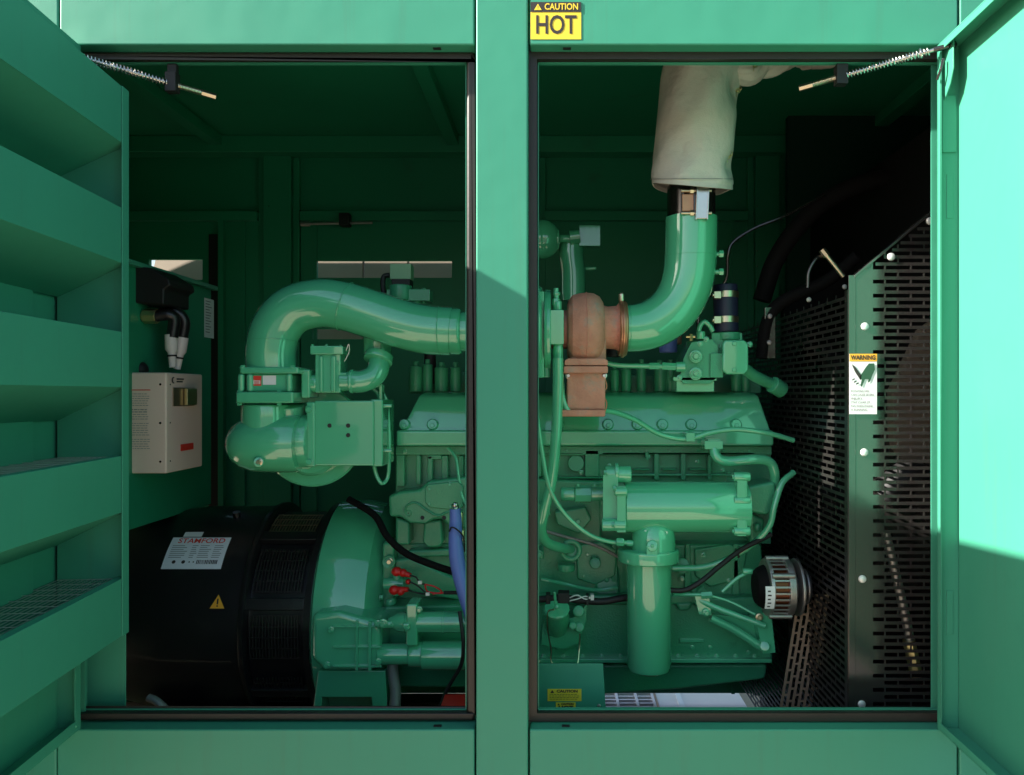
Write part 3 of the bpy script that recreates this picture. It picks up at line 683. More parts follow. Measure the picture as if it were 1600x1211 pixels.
# --- crossover pipe
YP = .42
cro = MB(); cro.tubep([(424, 580, YP), (424, 545, YP), (433, 512, YP), (458, 485, YP), (500, 474, YP), (540, 479, YP), (580, 491, YP), (625, 506, YP), (665, 515, YP), (706, 518, YP)], 38, n=48, sub=10)
cross = part(cro, 'intake_pipe', bev=0)
m = MB(); m.rcylp((702, 518, YP), (722, 518, YP), 36.5, .008, 48); m.rcylp((708, 518, YP), (850, 519, YP), 31, .002, 48); m.build('pipe_collar', 'gloss', cross)
m = MB(); d_ = (P(548, 482, YP) - P(532, 477, YP)).normalized(); m.ring(P(540, 479, YP), d_, .0702, .0016, 48); m.ring(P(688, 517, YP), (1, 0, 0), .0702, .0013, 48); m.build('weld_bead', 'gloss', cross)
m = MB(); m.ring(P(427, 535, YP), (0, .1, 1), .07, .001, 48); m.build('weld_bead', 'gloss', cross)
# --- throttle body stack
tb = MB(); tb.boxp(374, 573, 466, 584, YP - .075, YP + .075); tb.boxp(384, 584, 452, 612, YP - .062, YP + .07); tb.boxp(368, 612, 458, 630, YP - .082, YP + .075)
for x_ in (377, 391, 452): tb.cylp((x_, 584, YP - .065), (x_, 612, YP - .065), 5, n=16)
thr = part(tb, 'throttle_body', bev=.006, seg=3)
for x_, y_, d_ in ((379, 573, 1), (457, 573, 1), (374, 612, 1), (436, 612, 1), (374, 631, -1), (436, 631, -1)): bolt(P(x_, y_, YP - .068), .007, thr, d=(0, 0, d_))
m = plate(P(399, 595, YP - .0628), (1, 0, 0), (0, 0, 1), 18 * S(YP), 15 * S(YP)); rl2 = m.build('red_label', 'inkred', thr)
m = MB(); f_ = frame_fn(P(399, 595, YP - .0628), (1, 0, 0), (0, 0, 1), .0014); rect(m, f_, -.013, -.009, .014, .001)
m.build('label_panel', 'lwhite', rl2)
m = MB(); f_ = frame_fn(P(399, 595, YP - .0628), (1, 0, 0), (0, 0, 1), .002)
for i in range(3): rect(m, f_, -.003, -.002 - i * .003, .012, -.0005 - i * .003)
rect(m, f_, -.011, -.007, -.006, -.002); m.build('label_print', 'inkred', rl2)
plate(P(421, 594, YP - .0628), (1, 0, 0), (0, 0, 1), 20 * S(YP), 14 * S(YP)).build('white_label', 'lwhite', thr)
m = MB(); m.rcylp((416, 632, YP), (416, 672, YP), 37, .006, 48); m.rcylp((452, 632, YP + .01), (452, 672, YP + .03), 22, .004); part(m, 'intake_neck', bev=0)
# big rounded elbow facing the viewer
m = MB()
c = P(410, 693, YP - .0)
m.lathe(P(470, 693, YP), (-1, 0, 0), [(0, .078), (.01, .082), (.09, .082), (.13, .080), (.16, .072), (.185, .056), (.20, .036), (.207, .015), (.209, .001)], 64)
elb = part(m, 'intake_elbow', bev=0)
m = MB(); m.rcylp((404, 722, YP - .06), (404, 722, YP - .085), 8, .003); m.build('port_boss', 'gloss', elb); boltp(404, 722, YP - .086, 4, elb, m='zinc')
m = MB(); m.rcylp((448, 690, YP + .03), (490, 690, YP + .03), 43, .008, 48); m.lathe(P(485, 697, YP + .02), (0, -1, 0), [(-.03, .08), (0, .085), (.004, .083), (.012, .075)], 48); part(m, 'elbow_body', bev=0)
# aftercooler box and round end
m = MB(); m.boxp(478, 628, 492, 730, YP - .02, YP + .10); fl2 = part(m, 'square_flange', bev=.006, seg=3)
for y_ in (640, 722): boltp(483, y_, YP - .021, 5, fl2)
m = MB(); m.boxp(491, 626, 584, 728, YP - .012, YP + .16); m.boxp(578, 624, 598, 729, YP - .002, YP + .15); hb = part(m, 'bracket_box', bev=.005, seg=3)
m = MB()
for x_, y_ in ((515, 665), (544, 665), (544, 680)): m.cylp((x_, y_, YP - .011), (x_, y_, YP - .0135), 3.4, n=24)
m.build('bolt_hole', 'matt', hb)
m = MB(); m.lathe(P(487, 680, YP + .05), (0, 1, 0), [(0, .145), (.004, .150), (.03, .150), (.05, .150)], 72); part(m, 'round_end_cover', bev=0)
m = MB(); m.boxp(592, 600, 597, 720, YP + .03, YP + .06); part(m, 'mount_strap', bev=.002)
for y_ in (634, 704): m = MB(); m.cylp((596, y_, YP + .02), (612, y_, YP + .02), 3, n=10); m.build('stud', 'gloss', ENG); bolt(P(600, y_, YP + .02), .006, ENG, d=(1, 0, 0))
MB().tubep([(588, 600, .50), (603, 625, .50), (607, 665, .50), (608, 710, .50), (606, 745, .50), (596, 755, .49), (586, 735, .49), (584, 700, .49)], 3, n=10).build('vent_hose', 'gloss', ENG)
MB().tubep([(556, 612, .46), (575, 606, .46), (592, 618, .47), (594, 660, .47)], 3, n=10).build('vent_hose', 'gloss', ENG)
# EGR / actuator valve
m = MB(); m.boxp(470, 577, 484, 622, YP - .03, YP + .05); m.cylp((484, 599, YP), (498, 599, YP), 14); m.boxp(494, 586, 500, 614, YP - .02, YP + .03); vf = part(m, 'valve_flange', bev=.006)
m = MB(); m.boxp(492, 552, 532, 614, YP - .02, YP + .05); m.boxp(484, 540, 536, 554, YP - .03, YP + .06); m.boxp(498, 556, 504, 612, YP - .028, YP - .02); m.boxp(516, 556, 524, 612, YP - .028, YP - .02); m.cylp((532, 596, YP), (548, 596, YP), 15); m.boxp(530, 582, 541, 590, YP - .02, YP + .02)
act = part(m, 'actuator_valve', bev=.004)
for x_, y_ in ((488, 538), (510, 538), (532, 539)): bolt(P(x_, y_ + 1, YP - .015), .004, act, d=(0, 0, 1))
for x_, y_ in ((500, 567), (527, 567), (522, 592)): boltp(x_, y_, YP - .021, 2.6, act)
m = MB(); m.tubep([(541, 548, YP - .03), (545, 538, YP - .03), (546, 548, YP - .03), (542, 558, YP - .03), (538, 565, YP - .03)], 1, n=6); m.build('lock_wire', 'steel', act)
m = MB(); m.tubep([(548, 596, YP + .0), (566, 596, YP + .0), (584, 588, YP + .01), (592, 572, YP + .03), (592, 548, YP + .07)], 17, n=32); m.rcylp((548, 596, YP), (553, 596, YP), 19, .002)
m.rcyl(P(590, 565, YP + .03), P(593, 555, YP + .04), 23 * S(YP), .003); m.rcylp((590, 556, YP + .07), (590, 520, YP + .07), 22, .003); part(m, 'recirculation_elbow', bev=0)
# sensor on top
m = MB(); m.boxp(609, 412, 642, 436, .60, .65); part(m, 'solenoid_box', 'pgreen', bev=.002)
m = MB(); m.boxp(612, 436, 640, 446, .60, .66); m.tubep([(609, 430, .62), (600, 432, .62), (598, 445, .62), (600, 458, .62)], 4, n=10); m.build('solenoid_cable', 'matt', ENG)
m = MB(); m.rcylp((626, 446, .62), (626, 470, .62), 18, .004); m.rcylp((650, 452, .62), (650, 475, .62), 7, .003); m.rcylp((662, 450, .62), (662, 475, .62), 4, .003); m.boxp(604, 452, 672, 470, .60, .66); part(m, 'valve_manifold', 'cast', bev=.004)
# --- turbocharger
YT = .44
m = MB(); m.rcylp((800, 519, YT), (848, 519, YT), 72, .012, 64); m.rcylp((851, 519, YT), (861, 519, YT), 66, .003, 64); comp = part(m, 'compressor_housing', bev=0)
m = MB(); m.boxp(842, 455, 850, 590, YT - .09, YT - .06); m.rcylp((854, 590, YT - .05), (854, 560, YT - .05), 6); m.build('clamp_band', 'gloss', comp, bev=.002)
m = MB(); m.boxp(860, 484, 881, 538, YT - .09, YT - .02); m.rcylp((871, 486, YT - .06), (871, 470, YT - .06), 7); m.cylp((870, 474, YT - .06), (869, 450, YT - .06), 4, n=12); m.rcylp((872, 536, YT - .06), (872, 562, YT - .06), 8); oc = part(m, 'oil_connector', bev=.004)
m = MB(); m.rcylp((869, 478, YT - .06), (869, 466, YT - .06), 6.5, n=6); m.rcylp((870, 462, YT - .06), (870, 456, YT - .06), 5.5, n=6); m.rcylp((872, 560, YT - .06), (872, 572, YT - .06), 7.5, n=6); m.build('hex_nut', 'gloss', oc)
m = MB(); m.rcylp((862, 515, YT), (892, 515, YT), 30, .003, 48); m.build('bearing_core', 'rust', ENG)
# turbine: volute built as a rounded drum with a lower throat
m = MB(); c = P(917, 516, YT); r = 57 * S(YT)
m.lathe(P(886, 516, YT), (1, 0, 0), [(0, .07), (.004, .085), (.015, .099), (.035, .105), (.055, .107), (.075, .105), (.092, .096), (.102, .080), (.106, .06)], 64)
tz = part(m, 'turbine_housing', 'rust', bev=0)
m = MB(); m.ring(c + Vector((-.002, 0, 0)), (1, 0, 0), .1065, .0022, 64); m.build('casting_seam', 'rust', tz)
m = MB(); m.obox(P(890, 576, YT - .06), (56 * S(YT), 0, 0), (0, .10, 0), (0, 0, .10)); m.build('volute_throat', 'rust', tz, bev=.016, seg=4)
m = MB(); m.polyp([(882, 563), (888, 560), (944, 560), (950, 563), (950, 571), (882, 571)], YT - .085, YT + .06); m.polyp([(881, 572), (950, 572), (950, 583), (881, 583)], YT - .09, YT + .06); m.build('turbine_flange', 'rust', tz, bev=.003)
m = MB(); m.obox(P(886, 640, YT - .07), (58 * S(YT), 0, 0), (0, .16, 0), (0, 0, 59 * S(YT))); m.boxp(878, 640, 946, 651, YT - .08, YT + .09); m.build('turbine_pedestal', 'rust', tz, bev=.004)
for x_ in (888, 944): boltp(x_, 587, YT - .071, 3.2, tz, m='steel', kind='hex')
m = MB(); m.tubep([(945, 590, YT - .06), (948, 605, YT - .06), (942, 615, YT - .06), (948, 630, YT - .06), (945, 645, YT - .06)], 1, n=6); m.build('lock_wire', 'rustc', tz)
m = MB(); m.lathe(P(938, 512, YT), (1, 0, 0), [(0, .066), (.02, .060), (.045, .062), (.055, .072)], 48); m.build('turbine_outlet', 'rust', tz)
m = MB(); m.rcylp((966, 514, YT), (979, 514, YT), 43, .006, 48); m.rcylp((970, 514, YT), (975, 514, YT), 45, .003, 48); cl = m.build('outlet_clamp', 'rustc', tz)
m = MB(); m.rcylp((971, 472, YT - .02), (971, 458, YT - .02), 4.5, n=16); m.sphere(P(971, 461, YT - .02), .008); m.build('clamp_bolt', 'zinc', tz)
# --- exhaust elbow
ex = MB(); ex.tubep([(978, 513, YT), (998, 512, YT), (1022, 505, YT), (1046, 489, YT), (1064, 465, YT), (1075, 435, YT), (1079, 400, YT), (1080, 360, YT), (1080, 341, YT)], lambda t: 36.5 + 4 * min(1, t * 1.6), n=56, sub=10)
exh = part(ex, 'exhaust_elbow', bev=0)
m = MB(); m.ring(P(983, 513, YT), (1, 0, 0), .0675, .0012, 48); m.ring(P(1079, 402, YT), (0, 0, 1), .0742, .0008, 48); m.build('weld_bead', 'gloss', exh)
for y_ in (397, 425):
    m = MB(); m.cylp((1112, y_, YT - .01), (1124, y_, YT - .01), 3.5, n=16); m.cylp((1123, y_, YT - .01), (1130, y_, YT - .01), 6, n=6); m.build('probe_fitting', 'gloss', exh, bev=.001)
m = MB(); m.rcylp((1080, 345, YT), (1081, 270, YT), 35, .003, 48); dp = m.build('exhaust_sleeve', 'darkpipe', ENG)
m = MB()
c0 = P(1080, 317, YT); 
m.lathe(c0 + Vector((0, 0, -.045)), (0, 0, 1), [(0, .0665), (0, .0685), (.09, .0685), (.09, .0665)], 48, cap=False); m.build('sleeve_clamp', 'darkpipe', dp)
m = MB(); m.obox(P(1086, 342, YT - .085), (20 * S(YT), 0, 0), (0, .02, 0), (.004, 0, 52 * S(YT))); m.build('clamp_bar', 'steel', dp, bev=.003)
for a_ in (1088, 1106): MB().obox(P(a_ - 1, 343, YT - .090), (.003, 0, 0), (0, .02, 0), (.004, 0, 54 * S(YT))).build('clamp_rib', 'steel', dp, bev=.001)
for y_ in (298, 333):
    m = MB(); m.cylp((1064, y_, YT - .075), (1112, y_, YT - .075), 2.6, n=12); m.cylp((1078, y_, YT - .075), (1084, y_, YT - .075), 5, n=6); m.build('clamp_bolt', 'zinc', dp, bev=.0006)
m = MB(); m.boxp(1066, 303, 1084, 330, YT - .072, YT - .066); m.build('clamp_tab', 'rustc', dp, bev=.002)
# --- fibre blanket
BL = empty('exhaust_blanket', P(1085, 290, YT), 'grey beige quilted heat blanket laced round the vertical exhaust pipe', 'heat blanket')
def brf(t, a):
    r = 1 + .014 * math.sin(5 * a + 23 * t) * math.sin(9 * t + a) + .008 * math.sin(31 * t - 6 * a) + .022 * math.sin(3 * a + 7 * t) + .012 * math.sin(7 * a - 11 * t) + .01 * math.sin(17 * t + 2 * a)
    for tt, aa in ((.137, LA), (.42, LA)):
        da = (a - aa + math.pi) % (2 * math.pi) - math.pi
        r -= .20 * math.exp(-((t - tt) / .05) ** 2 - (da / .35) ** 2)
        r += .03 * math.exp(-((t - tt - .17) / .07) ** 2 - (da / .5) ** 2)
    if t < .03: r *= .985
    return r
LA = math.pi * .5 + math.pi * .35
bt = MB(); bt.tubep([(1080, 291, YT), (1083, 255, YT), (1088, 200, YT), (1094, 140, YT), (1099, 90, YT), (1104, 40, YT), (1112, 0, YT), (1140, -60, YT)], lambda t: 62.5 - 3.5 * t, n=96, sub=20, rf=brf, cap=False)
ZH = P(0, 291, YT).z
def hang(co):
    k = max(0., min(1., (YT - co.y) / .115)) * max(0., 1 - (co.z - ZH) / .35)
    co.z -= .031 * k
    return co
blkt = bt.build('blanket', 'cloth', BL, sharp=70, fn=hang)
m = MB(); m.tube([P(1080, 291, YT) + Vector((.1165 * math.cos(a_) * 1.003, -.1165 * math.sin(a_) * 1.003, .020 - .031 * max(0, math.sin(a_)))) for a_ in [math.pi * k / 40 for k in range(41)]], .0009, n=6, raw=True); m.build('hem_stitch', 'grey', BL)
so = blkt.modifiers.new('thick', 'SOLIDIFY'); so.thickness = .004
m = MB(); m.tubep([(1142, 100, YT - .03), (1168, 112, YT - .02), (1185, 100, YT), (1205, 98, YT + .02), (1225, 86, YT + .05), (1262, 58, YT + .1)], lambda t: 17 + 6 * t, n=40, sub=10, rf=lambda t, a: 1 + .12 * math.sin(3 * a + 20 * t) + .07 * math.sin(8 * a + 31 * t)); m.build('blanket_flap', 'cloth', BL, sharp=80)
m = MB(); m.tubep([(1255, 76, YT + .1), (1310, 66, YT + .12), (1380, 60, YT + .15), (1470, 58, YT + .15)], 33, n=40, sub=10, rf=lambda t, a: 1 + .08 * math.sin(3 * a + 14 * t) + .04 * math.sin(9 * a + 23 * t)); m.build('blanket_flap', 'cloth', BL, sharp=80)
for x_, y_ in ((1139, 244), (1153, 142), (1180, 102)):
    m = MB(); q = P(x_, y_, YT - .06); m.ring(q, (0, 1, .3), .006, .0012, 16, 6); m.ring(q + Vector((.006, 0, .006)), (1, .6, 0), .005, .0012, 16, 6); m.sphere(q, .004); m.tube([q + Vector((-.004, 0, 0)), q + Vector((-.006, -.003, -.012)), q + Vector((-.004, -.002, -.018))], .0011, n=6); m.build('lacing_hook', 'brass', BL)
m = MB()
if 0: m.tubep([(1018 + 3.1 * i, 284 + 9.5 * math.sin(math.pi * i / 40) * .9 + i * .2, YT - .105 * math.sin(math.pi * i / 40) - .003) for i in range(41)], .5, n=5, raw=True)
# --- coolant / thermostat housing on the right
YH = .52
m = MB(); m.polyp([(1080, 535), (1112, 530), (1122, 540), (1122, 590), (1108, 600), (1068, 600), (1062, 590), (1068, 560)], YH - .01, YH + .12); m.rcylp((1087, 533, YH + .04), (1087, 546, YH + .04), 15); m.boxp(1112, 520, 1160, 560, YH + .01, YH + .10); m.rcylp((1137, 520, YH + .04), (1137, 532, YH + .04), 22, .003); th = part(m, 'thermostat_housing', 'cast', bev=.010, seg=3)
m = MB(); m.polyp([(1133, 531), (1164, 531), (1170, 538), (1170, 578), (1164, 585), (1136, 585), (1129, 578), (1129, 538)], YH - .045, YH + .02); cv = m.build('front_cover', 'gloss', th, bev=.006, seg=3)
for x_, y_ in ((1147, 537), (1147, 578)): boltp(x_, y_, YH - .046, 3.6, cv)
for y_, mt in ((557, 'gloss'), (584, 'gloss')):
    m = MB(); m.rcylp((1087, y_, YH + .02), (1087, y_, YH - .03), 10, .002); m.ring(P(1087, y_, YH - .03), (0, 1, 0), .012, .003); pg = m.build('plug_boss', mt, th); boltp(1087, y_, YH - .031, 4, pg, kind='stud' if y_ == 557 else 'hex', m='gloss')
m = MB(); m.boxp(1057, 594, 1116, 612, YH + .0, YH + .10); m.boxp(1052, 589, 1120, 595, YH - .01, YH + .10); part(m, 'housing_base', 'gloss', bev=.002)
m = MB(); m.boxp(1110, 552, 1130, 590, YH - .02, YH + .03); m.cylp((1160, 540, YH), (1172, 538, YH), 4, n=8); m.tubep([(1162, 575, YH), (1180, 588, YH + .02), (1205, 600, YH + .05), (1216, 606, YH + .06)], 9, n=20); m.rcylp((1206, 600, YH + .04), (1222, 610, YH + .06), 13, .003); part(m, 'coolant_arm', 'cast', bev=.003)
for x_, y_ in ((1062, 590), (1104, 530), (1094, 537), (1172, 538)): boltp(x_, y_, YH - .012, 3, th)
m = MB(); m.rcylp((1135, 519, YH + .03), (1133, 445, YH + .03), 19, .004, 40); hs = m.build('coolant_hose', 'navy', ENG)
for y_ in (461, 500):
    m = MB(); m.cylp((1134, y_ + 5, YH + .03), (1134, y_ - 5, YH + .03), 19.7, n=40); m.boxp(1116, y_ - 6, 1127, y_ + 5, YH - .02, YH + .0); m.cylp((1113, y_, YH - .012), (1126, y_, YH - .012), 3.5, n=12); m.build('hose_clamp', 'zinc', hs, bev=.001)
m = MB(); m.tubep([(1092, 530, YH), (1093, 512, YH), (1100, 503, YH), (1108, 508, YH), (1114, 518, YH)], 4, n=12); m.rcylp((1095, 530, YH), (1095, 518, YH), 7, .002); part(m, 'bleed_tube', bev=0)
m = MB(); m.cylp((1080, 533, YH), (1080, 522, YH), 3, n=8); m.cylp((1072, 526, YH), (1086, 526, YH), 2.4, n=8); m.build('bleed_valve', 'brass', ENG)
MB().tubep([(1090, 530, .58), (1092, 490, .58), (1100, 470, .58), (1133, 440, .58), (1137, 400, .57), (1146, 378, .57), (1180, 356, .57), (1225, 338, .57), (1290, 305, .6)], 2.4, n=10).build('overflow_pipe', 'darkpipe', ENG)
m = MB(); m.rcylp((1056, 523, .72), (1056, 538, .72), 9, .004); m.build('pink_cap', 'rust', ENG)
# background green fittings (far side turbo/valve)
m = MB(); m.sphere(P(848, 374, .95), .065, .06, .07); m.rcylp((856, 374, .95), (874, 374, .95), 16, .004); m.rcylp((874, 373, .95), (892, 373, .95), 6, .002); m.boxp(905, 352, 938, 384, .95, 1.0); m.cylp((890, 371, .95), (906, 369, .95), 11, n=12); part(m, 'far_valve', 'gloss', bev=.003)
m = MB(); m.tubep([(893, 382, 1.0), (893, 400, 1.0), (896, 430, 1.0), (896, 470, 1.0)], 19, n=28); m.rcylp((915, 420, 1.0), (932, 419, 1.0), 3, n=10); part(m, 'far_riser_pipe', 'gloss', bev=0)
# --- oil cooler and filter
YF = .43
m = MB(); m.rcylp((975, 792, YF), (1166, 792, YF), 40, .003, 64); oc = part(m, 'oil_cooler_barrel', 'gloss', bev=0)
m = MB(); m.boxp(942, 742, 966, 830, YF - .055, YF + .08); m.rcylp((945, 741, YF - .03), (986, 741, YF - .03), 13, .004); m.rcylp((960, 738, YF - .03), (966, 738, YF - .03), 15, .002); m.boxp(964, 760, 978, 832, YF - .072, YF + .08)
m.rcylp((960, 768, YF - .07), (980, 768, YF - .07), 7, .003); m.rcylp((940, 820, YF - .06), (978, 820, YF - .06), 10, .003); part(m, 'cooler_head', 'gloss', oc, bev=.006)
m = MB(); m.boxp(1152, 744, 1166, 838, YF - .068, YF + .07); m.boxp(1164, 740, 1168, 836, YF - .066, YF + .07)
for y_ in (745, 782, 830): m.rcylp((1146, y_, YF - .06), (1172, y_, YF - .06), 7, .003)
part(m, 'cooler_end_flange', 'gloss', oc, bev=.005)
for y_ in (745, 782, 830): bolt(P(1146, y_, YF - .06), .0065, oc, d=(-1, 0, 0))
for x_, y_ in ((960, 763), (958, 820), (946, 738)): bolt(P(x_, y_, YF - .075), .007, oc, d=(-1, 0, 0))
m = MB(); m.rcylp((876, 772, YF + .03), (898, 772, YF + .03), 11, .003, 24); m.rcylp((898, 772, YF + .03), (924, 772, YF + .03), 14, .003, 8); m.rcylp((922, 772, YF + .03), (944, 772, YF + .03), 11, .003, 24); part(m, 'oil_union', bev=0)
for x_ in (903, 929): bolt(P(x_, 758, YF + .0), .005, ENG, d=(0, 0, 1))
m = MB(); m.lathe(P(1021, 870, YF - .012), (0, 0, 1), [(0, .062), (.055, .062), (.078, .058), (.094, .046), (.102, .03), (.104, .01)], 56); m.rcylp((1013, 876, YF), (1013, 856, YF), 48, .005, 64)
m.rcylp((1019, 853, YF - .06), (1019, 853, YF - .086), 9, .003); m.boxp(1010.2, 853, 1027.8, 879, YF - .0855, YF - .06); part(m, 'filter_head', 'gloss', bev=.004)
boltp(1019, 853, YF - .086, 3, ENG)
m = MB(); q = P(1014, 1047, YF); h = (1047 - 874) * S(YF); r = 34.5 * S(YF)
m.lathe(q, (0, 0, 1), [(0, r * .5), (.001, r * .82), (.006, r * .95), (.016, r), (h, r * 1.01)], 72); part(m, 'oil_filter', 'gloss', bev=0)
# --- pipes and hoses on the engine's face
def hose(name, pts, r, m='gloss', **k): return MB().tubep(pts, r, n=14, **k).build(name, m, ENG)
hose('oil_drain_pipe', [(872, 560, .36), (872, 600, .36), (869, 680, .36), (862, 750, .37), (850, 800, .38), (846, 830, .40), (856, 848, .43), (878, 856, .47), (892, 858, .52)], 8.5)
hose('oil_feed_line', [(876, 585, .37), (880, 625, .37), (892, 645, .37), (915, 646, .38), (950, 642, .42), (990, 655, .46), (1030, 678, .49), (1072, 686, .50), (1110, 676, .50), (1150, 671, .50), (1200, 677, .50), (1240, 688, .52)], 4.2)
hose('coolant_line', [(838, 640, .36), (846, 700, .36), (858, 760, .36), (880, 800, .37), (915, 832, .38), (950, 846, .39), (985, 848, .40)], 3.6)
hose('fuel_line', [(930, 560, .50), (960, 570, .50), (1010, 572, .50), (1060, 573, .50)], 4)
m = MB(); m.cylp((1014, 572, .50), (1030, 572, .50), 6, n=6); m.cylp((1034, 572, .50), (1056, 573, .50), 6.5, n=6); m.cylp((1056, 573, .5), (1070, 573, .5), 8, n=16); m.build('pipe_union', 'gloss', ENG, bev=.001); m = MB(); m.rcylp((962, 846, .39), (975, 847, .39), 7, n=6); m.rcylp((978, 848, .4), (990, 849, .4), 5, n=12); m.build('pipe_union', 'gloss', ENG, bev=.001)
hose('drain_hose', [(1050, 888, .50), (1100, 886, .50), (1140, 872, .49), (1176, 850, .48), (1202, 822, .47), (1210, 790, .47), (1222, 755, .48), (1240, 738, .50)], 5)
m = MB(); 
for x_, y_, dx, dy in ((1152, 866, 3, -1.6), (1196, 831, 2, -2.2), (1209, 798, .6, -3)): m.cylp((x_ - dx / 2, y_ - dy / 2, .485), (x_ + dx / 2, y_ + dy / 2, .485), 6, n=14)
m.build('cable_tie', 'matt', ENG)
hose('breather_pipe', [(1115, 700, .50), (1120, 714, .49), (1136, 721, .49), (1180, 718, .49), (1202, 722, .50), (1210, 738, .51), (1211, 765, .53)], 8)
m = MB(); m.boxp(1101, 689, 1130, 702, .485, .54); m.boxp(1106, 686, 1126, 690, .50, .55); part(m, 'pipe_clamp', bev=.002); boltp(1122, 704, .50, 3.5, ENG, d=(0, 0, -1))
m = MB(); m.boxp(1072, 676, 1086, 690, .485, .55); part(m, 'line_clip', bev=.002)
m = MB(); m.polyp([(1168, 760), (1212, 752), (1216, 790), (1200, 806), (1170, 800)], .50, .62); m.polyp([(1172, 802), (1196, 812), (1190, 850), (1172, 850)], .55, .64); m.boxp(1180, 818, 1190, 832, .52, .55); m.boxp(1196, 824, 1208, 838, .52, .55); part(m, 'water_pump', 'cast', bev=.010, seg=3)
hose('bypass_rod', [(846, 828, .50), (880, 838, .50), (930, 852, .51), (975, 875, .52)], 2.6, 'braid')
m = MB(); m.ring(P(892, 860, .50), (0, 1, 0), .026, .0075, 36); m.cylp((892, 860, .53), (892, 860, .51), 9); part(m, 'port_ring', 'cast', bev=0); m = MB(); m.rcylp((885, 880, .55), (885, 892, .55), 14); part(m, 'port_plug', 'cast', bev=0); m = MB(); m.rcylp((1066, 884, .55), (1066, 884, .52), 12, .003); part(m, 'port_plug', 'cast', bev=0)
m = MB(); m.polyp([(838, 785), (856, 790), (862, 804), (850, 815), (838, 812)], .50, .58); m.polyp([(866, 800), (915, 792), (925, 812), (905, 835), (870, 820)], .545, .60); m.boxp(838, 860, 850, 874, .5, .58); part(m, 'oil_gallery_cover', 'cast', bev=.006); boltp(903, 815, .544, 4.5, ENG); boltp(843, 866, .499, 4, ENG)
m = MB(); m.cylp((853, 810, .499), (853, 810, .4985), 3.5, n=16); m.build('bolt_hole', 'matt', ENG)
# --- oil filler with capped spout
YO = .44
m = MB(); q = P(870, 955, YO); ax = Vector((0, -.55, .85)).normalized()
m.lathe(q, ax, [(-.02, .030), (0, .030), (.001, .036), (.012, .037), (.016, .034), (.018, .01)], 48); fc = part(m, 'oil_filler_cap', 'gloss', bev=0)
m = MB(); m.obox(P(866, 946, YO - .03), (.008, 0, 0), (0, .006, .0), (-.003, -.01, .040)); m.sphere(P(870, 948, YO - .035), .008); m.build('cap_lever', 'gloss', fc, bev=.002)
m = MB(); m.lathe(q, -ax, [(0, .034), (.02, .036), (.05, .036), (.08, .028)], 40); m.polyp([(848, 975), (896, 965), (912, 950), (918, 940), (916, 970), (904, 1005), (880, 1015), (846, 1008)], YO + .03, .56); m.rcylp((895, 978, YO), (895, 978, YO + .06), 6); m.rcylp((905, 980, YO + .02), (905, 980, YO + .07), 8); m.rcylp((904, 955, YO + .02), (904, 955, YO + .07), 9); part(m, 'oil_filler_neck', 'cast', bev=.010, seg=3)
MB().tubep([(866, 952, YO - .045), (856, 957, YO - .03), (856, 985, YO - .02), (861, 1015, YO), (862, 1035, YO), (880, 1050, YO - .02), (900, 1042, YO - .02), (905, 1015, YO), (906, 990, YO)], 1.1, n=6).build('retaining_chain', 'zinc', ENG)
# --- charging alternator
YA = .42
CA = MB(); ca_c = lambda x: P(x, 917, YA)
CA.lathe(ca_c(1178), (1, 0, 0), [(0, .030), (.003, .046), (.012, .054), (.024, .060), (.04, .066)], 56); alt = CA.build('charging_alternator', 'dead', ENG)
m = MB(); sA = S(YA); x0a, x1a = ca_c(1196).x, ca_c(1232).x
m.lathe(ca_c(1194), (1, 0, 0), [(0, .076), (.002, .079), (.010, .080), (.012, .079)], 56); m.lathe(ca_c(1222), (1, 0, 0), [(0, .079), (.002, .081), (.018, .081), (.022, .076)], 56)
for k in range(28):
    a = 2 * math.pi * k / 28; dy, dz = math.cos(a), math.sin(a); c = Vector((x0a, ca_c(0).y + dy * .076, ca_c(0).z + dz * .076)); t = Vector((0, -dz, dy)) * .0028
    m.obox(c - t, (x1a - x0a - .012, 0, 0), t * 2, Vector((0, dy, dz)) * .004)
m.build('aluminium_frame', 'alu', alt, bev=.0008)
MB().cyl(ca_c(1198), ca_c(1224), .070, n=48).build('winding', 'copper', alt)
m = MB(); m.rcyl(ca_c(1242), ca_c(1246), .080, .001, 56); m.rcyl(ca_c(1255), ca_c(1258), .05, .001, 56); m.rcyl(ca_c(1247), ca_c(1250), .050, .001, 56); m.build('pulley', 'alu', alt)
MB().rcyl(ca_c(1232), ca_c(1262), .046, .003, 40).build('fan_hub', 'matt', alt)
m = MB()
for t_ in (-62, 35, 88): 
    c = Vector((ca_c(1196).x, ca_c(0).y - .082 * math.cos(R(t_)), ca_c(0).z + .082 * math.sin(R(t_)))); m = MB(); m.cyl(c, c + Vector((.062, 0, 0)), .0075, n=16); m.build('through_bolt', 'alu', alt)
lab = MB()
cf = lambda off: (lambda a, b: Vector((ca_c(1192).x + a, ca_c(0).y - (.0802 + off) * math.cos(b / .080), ca_c(0).z + (.0802 + off) * math.sin(b / .080))))
for i in range(6): rect(lab, cf(.001), -.014, -.045 + i * .011, .012, -.034 + i * .011)
lb_ = lab.build('white_label', 'lwhite', alt)
m = MB()
for i in range(5): rect(m, cf(.0016), -.008, -.038 + i * .011, .000 + .002 * (i % 2), -.034 + i * .011)
m.build('label_print', 'ink', lb_)
m = MB()
m.tubep([(1088, 935, .47), (1120, 950, .46), (1160, 965, .45), (1196, 978, .44)], 5, n=12); m.tubep([(1100, 928, .46), (1140, 940, .45), (1180, 960, .43)], 2.2, n=10); m.tubep([(1110, 965, .48), (1150, 985, .48), (1195, 1015, .47)], 7, n=12)
